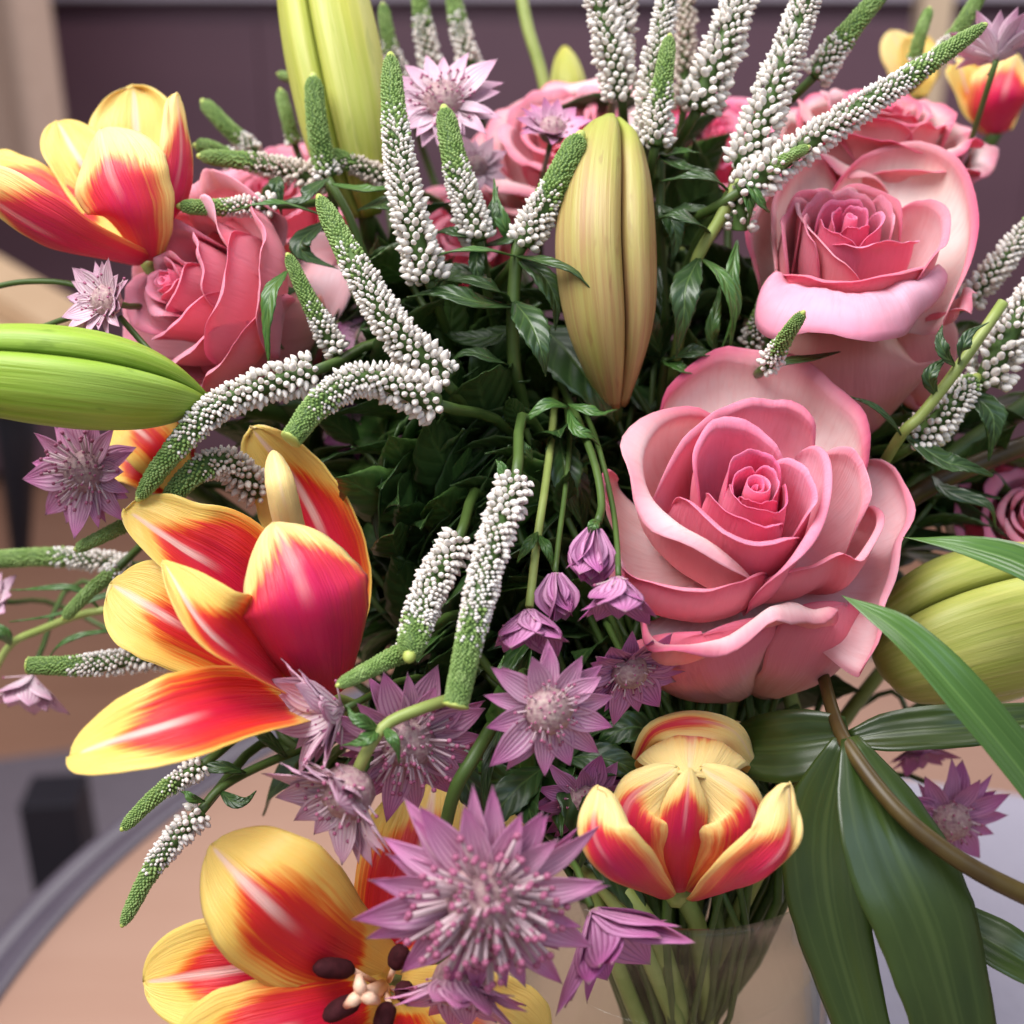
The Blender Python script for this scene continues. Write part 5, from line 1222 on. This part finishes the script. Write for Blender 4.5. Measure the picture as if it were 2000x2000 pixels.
leafy('thin pale stem running down to the middle drooping bell', [(1085, 750, 0.45), (1080, 830, 0.415), (1065, 950, 0.385), (1050, 1050, 0.372), (1034, 1185, 0.357)], 7, [
    ([(1050, 1040, 0.372), (1035, 1060, 0.365), (1022, 1080, 0.365), (1010, 1100, 0.368)], 12, (0, 0.5, 0.86), 'leaf_pale'),
    ([(1052, 1045, 0.372), (1065, 1065, 0.366), (1075, 1090, 0.366), (1080, 1115, 0.368)], 11, (0, 0.5, 0.86), 'leaf_pale'),
    ([(1000, 935, 0.362), (985, 925, 0.358), (978, 910, 0.358), (970, 900, 0.36)], 12, (0, 0.5, 0.86), 'leaf_pale')], smat='stem_pale')
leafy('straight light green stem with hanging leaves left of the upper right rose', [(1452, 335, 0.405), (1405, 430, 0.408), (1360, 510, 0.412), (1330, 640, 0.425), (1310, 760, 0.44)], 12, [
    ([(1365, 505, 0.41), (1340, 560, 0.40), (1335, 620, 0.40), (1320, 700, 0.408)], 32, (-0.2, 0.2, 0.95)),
    ([(1370, 505, 0.412), (1410, 540, 0.402), (1430, 600, 0.402), (1425, 690, 0.41)], 18, (0.3, 0.3, 0.9), 'leaf_pale'),
    ([(1450, 340, 0.402), (1470, 370, 0.394), (1490, 400, 0.394), (1502, 415, 0.398)], 15, (0.2, 0.4, 0.9), 'leaf_pale'),
    ([(1448, 345, 0.402), (1460, 380, 0.396), (1465, 410, 0.396), (1462, 440, 0.40)], 13, (0.2, 0.4, 0.9), 'leaf_pale'),
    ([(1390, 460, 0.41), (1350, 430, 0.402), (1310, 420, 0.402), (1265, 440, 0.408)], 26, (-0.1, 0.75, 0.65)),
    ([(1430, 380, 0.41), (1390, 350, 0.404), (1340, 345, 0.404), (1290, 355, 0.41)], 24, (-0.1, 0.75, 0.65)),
    ([(1440, 470, 0.41), (1430, 540, 0.404), (1440, 600, 0.404), (1410, 680, 0.41)], 16, (0.3, 0.3, 0.9), 'leaf_pale')], smat='stem_pale')
leafy('leafy shoots above the top rim of the big rose', [(1300, 700, 0.42), (1290, 800, 0.43), (1300, 950, 0.45)], 9, [
    ([(1295, 710, 0.418), (1340, 690, 0.41), (1380, 690, 0.41), (1420, 710, 0.414)], 22, (0.1, 0.7, 0.7)),
    ([(1292, 705, 0.418), (1320, 715, 0.41), (1345, 725, 0.41), (1370, 735, 0.412)], 20, (0.1, 0.7, 0.7), 'leaf_pale'),
    ([(1290, 690, 0.42), (1270, 640, 0.41), (1260, 600, 0.41), (1262, 550, 0.415)], 24, (-0.2, 0.2, 0.95)),
    ([(1480, 720, 0.40), (1540, 705, 0.395), (1590, 700, 0.395), (1640, 688, 0.398)], 18, (0.1, 0.75, 0.65)),
    ([(1400, 700, 0.42), (1390, 650, 0.41), (1400, 600, 0.41), (1405, 560, 0.415)], 16, (0.1, 0.3, 0.95), 'leaf_pale')])
leafy('sprig of leaves where the upper left spikes meet', [(640, 350, 0.425), (680, 420, 0.425), (720, 520, 0.43), (780, 650, 0.44)], 9, [
    ([(640, 350, 0.42), (610, 370, 0.412), (590, 390, 0.41), (540, 400, 0.412)], 20, (-0.1, 0.7, 0.7)),
    ([(630, 420, 0.415), (560, 400, 0.405), (500, 400, 0.402), (450, 415, 0.405)], 15, (-0.1, 0.8, 0.6), 'leaf_pale'),
    ([(640, 430, 0.42), (590, 470, 0.41), (600, 500, 0.41), (660, 525, 0.412)], 24, (-0.2, 0.4, 0.9)),
    ([(650, 360, 0.42), (700, 370, 0.412), (740, 370, 0.41), (790, 360, 0.414)], 20, (0.1, 0.8, 0.6), 'leaf_pale'),
    ([(700, 410, 0.42), (740, 400, 0.412), (770, 405, 0.41), (810, 420, 0.414)], 28, (0.1, 0.6, 0.8)),
    ([(545, 345, 0.425), (540, 360, 0.42), (545, 385, 0.42), (550, 420, 0.422)], 16, (0, 0.5, 0.85)),
    ([(560, 530, 0.395), (530, 570, 0.388), (522, 640, 0.388), (525, 715, 0.392)], 20, (-0.3, 0.1, 0.95), 'leaf_pale')])
leafy('leaves fanning below the short top speedwell spikes', [(940, 460, 0.41), (950, 560, 0.42), (980, 700, 0.44)], 9, [
    ([(940, 465, 0.41), (900, 460, 0.402), (870, 450, 0.402), (840, 460, 0.405)], 20, (-0.1, 0.75, 0.65)),
    ([(945, 470, 0.41), (960, 430, 0.405), (965, 400, 0.405), (972, 365, 0.41)], 16, (0.1, 0.3, 0.95)),
    ([(945, 480, 0.412), (990, 470, 0.405), (1005, 455, 0.405), (1020, 445, 0.41)], 14, (0.1, 0.5, 0.85)),
    ([(950, 540, 0.415), (900, 530, 0.41), (870, 540, 0.41), (840, 570, 0.414)], 24, (-0.1, 0.6, 0.8)),
    ([(940, 470, 0.412), (930, 510, 0.406), (935, 540, 0.406), (950, 560, 0.41)], 18, (0.2, 0.2, 0.95))])
leafy('leaves between the tan lily bud and the tall white spikes', [(1290, 300, 0.43), (1290, 450, 0.43), (1300, 640, 0.44)], 10, [
    ([(1285, 300, 0.425), (1320, 320, 0.415), (1350, 330, 0.415), (1390, 335, 0.42)], 24, (0.1, 0.7, 0.7)),
    ([(1285, 310, 0.425), (1310, 300, 0.417), (1340, 296, 0.417), (1370, 300, 0.42)], 16, (0.1, 0.7, 0.7), 'leaf_pale'),
    ([(1285, 400, 0.425), (1310, 430, 0.418), (1320, 470, 0.418), (1310, 520, 0.42)], 24, (0.1, 0.4, 0.9)),
    ([(1280, 420, 0.425), (1330, 410, 0.418), (1370, 410, 0.418), (1410, 420, 0.42)], 26, (0.1, 0.8, 0.55)),
    ([(1285, 520, 0.43), (1270, 580, 0.42), (1275, 640, 0.42), (1290, 700, 0.425)], 26, (-0.1, 0.2, 0.95)),
    ([(1255, 300, 0.42), (1245, 340, 0.412), (1250, 370, 0.412), (1262, 400, 0.416)], 18, (-0.1, 0.3, 0.95), 'leaf_pale')])
leafy('leafy stem crossing the white spikes at the right edge', [(1960, 590, 0.395), (1870, 720, 0.395), (1800, 810, 0.398), (1760, 850, 0.402), (1700, 950, 0.43)], 11, [
    ([(1865, 715, 0.395), (1845, 690, 0.388), (1835, 660, 0.388), (1840, 635, 0.39)], 15, (-0.2, 0.2, 0.95)),
    ([(1870, 712, 0.395), (1880, 680, 0.388), (1895, 650, 0.388), (1930, 630, 0.39)], 15, (0.1, 0.4, 0.9)),
    ([(1830, 775, 0.397), (1815, 740, 0.391), (1830, 715, 0.391), (1855, 695, 0.393)], 16, (-0.3, 0.2, 0.95)),
    ([(1760, 850, 0.40), (1730, 810, 0.394), (1690, 785, 0.394), (1645, 770, 0.397)], 7, (0, 0.5, 0.85)),
    ([(1765, 850, 0.405), (1840, 900, 0.40), (1880, 910, 0.40), (1940, 930, 0.405)], 30, (0.1, 0.6, 0.8)),
    ([(1880, 760, 0.41), (1930, 800, 0.405), (1940, 840, 0.405), (1930, 900, 0.41)], 34, (0.2, 0.4, 0.9)),
    ([(1820, 930, 0.42), (1850, 960, 0.415), (1930, 985, 0.415), (1945, 1030, 0.42)], 18, (0.3, 0.4, 0.9))], smat='stem_pale')
leafy('green stalks crossing beside the middle masterwort star', [(960, 1420, 0.36), (925, 1480, 0.352), (890, 1540, 0.352), (868, 1620, 0.358)], 14, [
    ([(985, 1400, 0.372), (960, 1470, 0.362), (948, 1540, 0.36), (950, 1620, 0.364)], 15, (-0.3, 0.1, 0.95)),
    ([(1000, 1360, 0.372), (980, 1330, 0.365), (975, 1310, 0.365), (985, 1280, 0.368)], 10, (0, 0.1, 0.95), 'leaf_pale'),
    ([(1130, 1600, 0.372), (1160, 1570, 0.366), (1200, 1560, 0.366), (1240, 1570, 0.37)], 26, (0, 0.5, 0.9))])
leafy('green stalk bending over the dark masterwort', [(880, 1365, 0.35), (820, 1385, 0.345), (755, 1415, 0.343), (715, 1470, 0.342), (690, 1525, 0.346)], 12, [
    ([(740, 1425, 0.343), (710, 1410, 0.338), (690, 1400, 0.338), (680, 1380, 0.34)], 14, (-0.1, 0.3, 0.95), 'leaf_pale'),
    ([(740, 1425, 0.343), (720, 1440, 0.338), (700, 1450, 0.338), (670, 1455, 0.34)], 16, (-0.1, 0.3, 0.95), 'leaf_pale'),
    ([(748, 1420, 0.343), (765, 1440, 0.338), (775, 1460, 0.338), (780, 1490, 0.34)], 12, (0.1, 0.2, 0.95), 'leaf_pale')], smat='stem_pale')
leafy('thin pale stalks with small buds at the left edge', [(300, 1190, 0.44), (180, 1195, 0.445), (80, 1230, 0.45), (20, 1260, 0.452), (-20, 1330, 0.455)], 8, [
    ([(20, 1260, 0.45), (10, 1240, 0.446), (-5, 1225, 0.446), (-20, 1200, 0.45)], 14, (0, 0.2, 0.95), 'leaf_pale'),
    ([(200, 1195, 0.445), (150, 1150, 0.44), (80, 1150, 0.44), (20, 1152, 0.444)], 6, (0, 0.6, 0.8), 'leaf_pale'),
    ([(240, 1230, 0.44), (160, 1240, 0.436), (110, 1265, 0.436), (90, 1300, 0.44)], 6, (0, 0.6, 0.8), 'leaf_pale'),
    ([(300, 1150, 0.44), (200, 1165, 0.436), (110, 1200, 0.436), (20, 1215, 0.44)], 6, (0, 0.6, 0.8), 'leaf_pale')], smat='stem_pale')
leafy('small stalk with tiny leaves holding the lowest spike', [(395, 1580, 0.382), (430, 1540, 0.385), (500, 1500, 0.395), (620, 1450, 0.41)], 9, [
    ([(400, 1565, 0.38), (375, 1560, 0.376), (365, 1550, 0.376), (352, 1545, 0.378)], 9, (0, 0.4, 0.9), 'leaf_pale'),
    ([(430, 1545, 0.385), (455, 1565, 0.38), (480, 1565, 0.38), (500, 1545, 0.383)], 13, (0, 0.4, 0.9)),
    ([(480, 1510, 0.39), (440, 1500, 0.385), (400, 1500, 0.385), (380, 1490, 0.388)], 13, (0, 0.6, 0.8)),
    ([(560, 1480, 0.40), (520, 1440, 0.395), (500, 1430, 0.395), (470, 1435, 0.398)], 14, (0, 0.6, 0.8))])
masterwort('half hidden masterwort between middle star and the half closed tulip', (1140, 1560, 0.385), 110, (0.1, -0.3, 0.95), 0.2, 14, 'bract_deep', 40, False)
leafy('dark broad leaves around the middle masterwort star', [(1080, 1420, 0.40), (1090, 1520, 0.40), (1120, 1640, 0.40)], 10, [
    ([(1060, 1500, 0.385), (1010, 1540, 0.375), (960, 1600, 0.373), (930, 1680, 0.376)], 40, (-0.2, 0.3, 0.93)),
    ([(1090, 1500, 0.39), (1130, 1570, 0.38), (1140, 1640, 0.38), (1120, 1720, 0.385)], 44, (0.2, 0.3, 0.93)),
    ([(1100, 1480, 0.39), (1170, 1480, 0.385), (1230, 1500, 0.385), (1290, 1540, 0.39)], 38, (0.1, 0.5, 0.87)),
    ([(900, 1420, 0.385), (900, 1500, 0.38), (930, 1570, 0.38), (950, 1640, 0.385)], 36, (-0.1, 0.3, 0.95)),
    ([(1100, 1620, 0.395), (1180, 1680, 0.385), (1240, 1760, 0.385), (1260, 1830, 0.39)], 40, (0.2, 0.4, 0.9)),
    ([(1290, 1440, 0.40), (1240, 1420, 0.392), (1190, 1440, 0.392), (1150, 1490, 0.395)], 36, (0, 0.5, 0.87))])
# thin stalks behind the left tulip
for lab, pts in (('thin dark stalk entering at the left edge above the green bud', [(-20, 562, 0.41), (50, 550, 0.408), (140, 555, 0.405), (215, 590, 0.402)]),
                 ('second thin stalk at the left edge just above the green bud', [(-20, 655, 0.41), (60, 645, 0.408), (120, 625, 0.405), (200, 600, 0.402)]),
                 ('thin green stalk between whitish masterwort and left rose', [(235, 620, 0.396), (270, 660, 0.392), (310, 705, 0.39), (360, 760, 0.40)])):
    t = thing('stalk', lab, 'stem', tuple(W(*pts[0]))); tube('stalk_body', t, MT['stem'], catmull([W(*p) for p in pts], np.linspace(0, 1, 12)), M(6, 0.4), 7)

# ------------------------------------------------------------------ dim foliage in the depth of the bouquet
def leaf_proto(seed, mat, w):
    P = np.array([(0, 0, 0), (0, 0.33, 0.05), (0, 0.68, 0.03), (0, 1.0, -0.08)])
    G = petal_grid(P, np.array(LEAFW) * w, np.array([0, 0, 1.0]), cup=0.2, tip=0, nu=16, nv=7, fold=0.15, wave=0.02, seed=seed, serr=8)
    o = shell('leaf', G, MT[mat], FakeParent(), 0.01, 0.0); me = o.data; bpy.data.objects.remove(o)
    return me
LP = [leaf_proto(1, 'leaf', 0.24), leaf_proto(2, 'leaf', 0.33), leaf_proto(3, 'leaf', 0.18), leaf_proto(4, 'leaf_pale', 0.27)]
CROWD = [(1195, 720, 90, 0.44), (1560, 1460, 130, 0.425), (1000, 620, 70, 0.415), (1470, 1010, 340, 0.435), (1690, 540, 270, 0.455), (480, 1180, 290, 0.435), (420, 560, 240, 0.455), (1190, 500, 115, 0.435), (1350, 1570, 200, 0.42), (200, 360, 220, 0.46), (150, 745, 270, 0.42), (1850, 1230, 190, 0.44)]
def crowds(p):
    """a loose leaf may not run into the big blooms in front of it"""
    v = p - CP; d = v @ FWD; x = 1000 + 1000 * (v @ RT) / (K * d); y = 1000 - 1000 * (v @ UP) / (K * d)
    return any((x - a) ** 2 + (y - b) ** 2 < r * r and d < lim for a, b, r, lim in CROWD)
def where(x, y):
    if y > 1330: return 'low near the neck of the vase'
    if x > 1600: return 'behind the right hand roses'
    if y < 480: return 'between the tall top spikes'
    if x > 1200: return 'between the tan lily bud and the roses'
    if x < 700: return 'behind the left rose and the arching spikes'
    if y < 820: return 'below the short top spikes'
    return 'in the dark hollow right of the large tulip'
spots = [(820, 900), (960, 1000), (1120, 1050), (820, 1100), (920, 720), (1100, 560), (780, 700), (650, 760), (560, 700), (1340, 620), (1480, 760), (1300, 480), (1460, 560), (900, 1280), (1060, 1330), (1180, 900), (760, 480), (720, 600),
         (1000, 640), (1240, 1330), (1450, 1350), (1560, 700), (1640, 900), (1720, 780), (1330, 380), (520, 450), (640, 560), (1080, 780), (960, 860), (1880, 900), (1760, 950), (900, 1430), (1020, 1520), (700, 1050), (1240, 760),
         (560, 1420), (1300, 1460), (1420, 1560), (1560, 1380), (450, 650), (1700, 1000), (1850, 650), (1900, 800), (1560, 460), (1500, 640), (1300, 250)]
extra = [(int(x), int(y)) for x, y in zip(rng.uniform(560, 1500, 34), rng.uniform(480, 1420, 34))]
extra += [(int(x), int(y)) for x, y in zip(rng.uniform(720, 1130, 26), rng.uniform(800, 1290, 26))]
for k, (x, y) in enumerate(spots + extra):
    d0 = 0.430 + 0.04 * rng.uniform() + 0.02 * abs(x - 1150) / 1000
    if k >= len(spots) + 34: d0 = 0.405 + 0.03 * rng.uniform()
    if y > 1350: d0 = 0.40 + 0.02 * rng.uniform()
    if y < 420: d0 += 0.03
    top = W(x, y, d0)
    t = thing('leafy_stem', 'shaded dark green leafy stem ' + where(x, y), 'leafy stem', tuple(top), 'shaded leafy stems ' + where(x, y))
    neck = NECK + np.array([rng.uniform(-.02, .02), rng.uniform(-.02, .02), 0])
    P = catmull([top, top * 0.6 + neck * 0.4 + rng.normal(0, 0.008, 3), neck], np.linspace(0, 1, 12))
    tube('stem', t, MT['stem'], P, 0.0012, 6)
    ax = nrm(top - neck)
    for j in range(12):
        q = P[0] + (P[4] - P[0]) * (j // 2) / 5.0
        a = j * 2.4 + k
        X, Y, Z = basis(ax); o_ = math.cos(a) * X + math.sin(a) * Y
        y_ = nrm(o_ + ax * rng.uniform(0.0, 0.8)); z_ = nrm(ax - y_ * (ax @ y_) + rng.normal(0, 0.25, 3)); z_ = nrm(z_ - y_ * (y_ @ z_)); x_ = np.cross(y_, z_)
        L = rng.uniform(0.022, 0.050)
        lp = LP[int(rng.integers(4))]
        if any(crowds(q + y_ * L * f) for f in (0.2, 0.6, 1.0)): continue
        o = bpy.data.objects.new('leaf', lp); COL.objects.link(o); o.parent = t
        place(o, top, q, x_ * L, y_ * L, z_ * L)
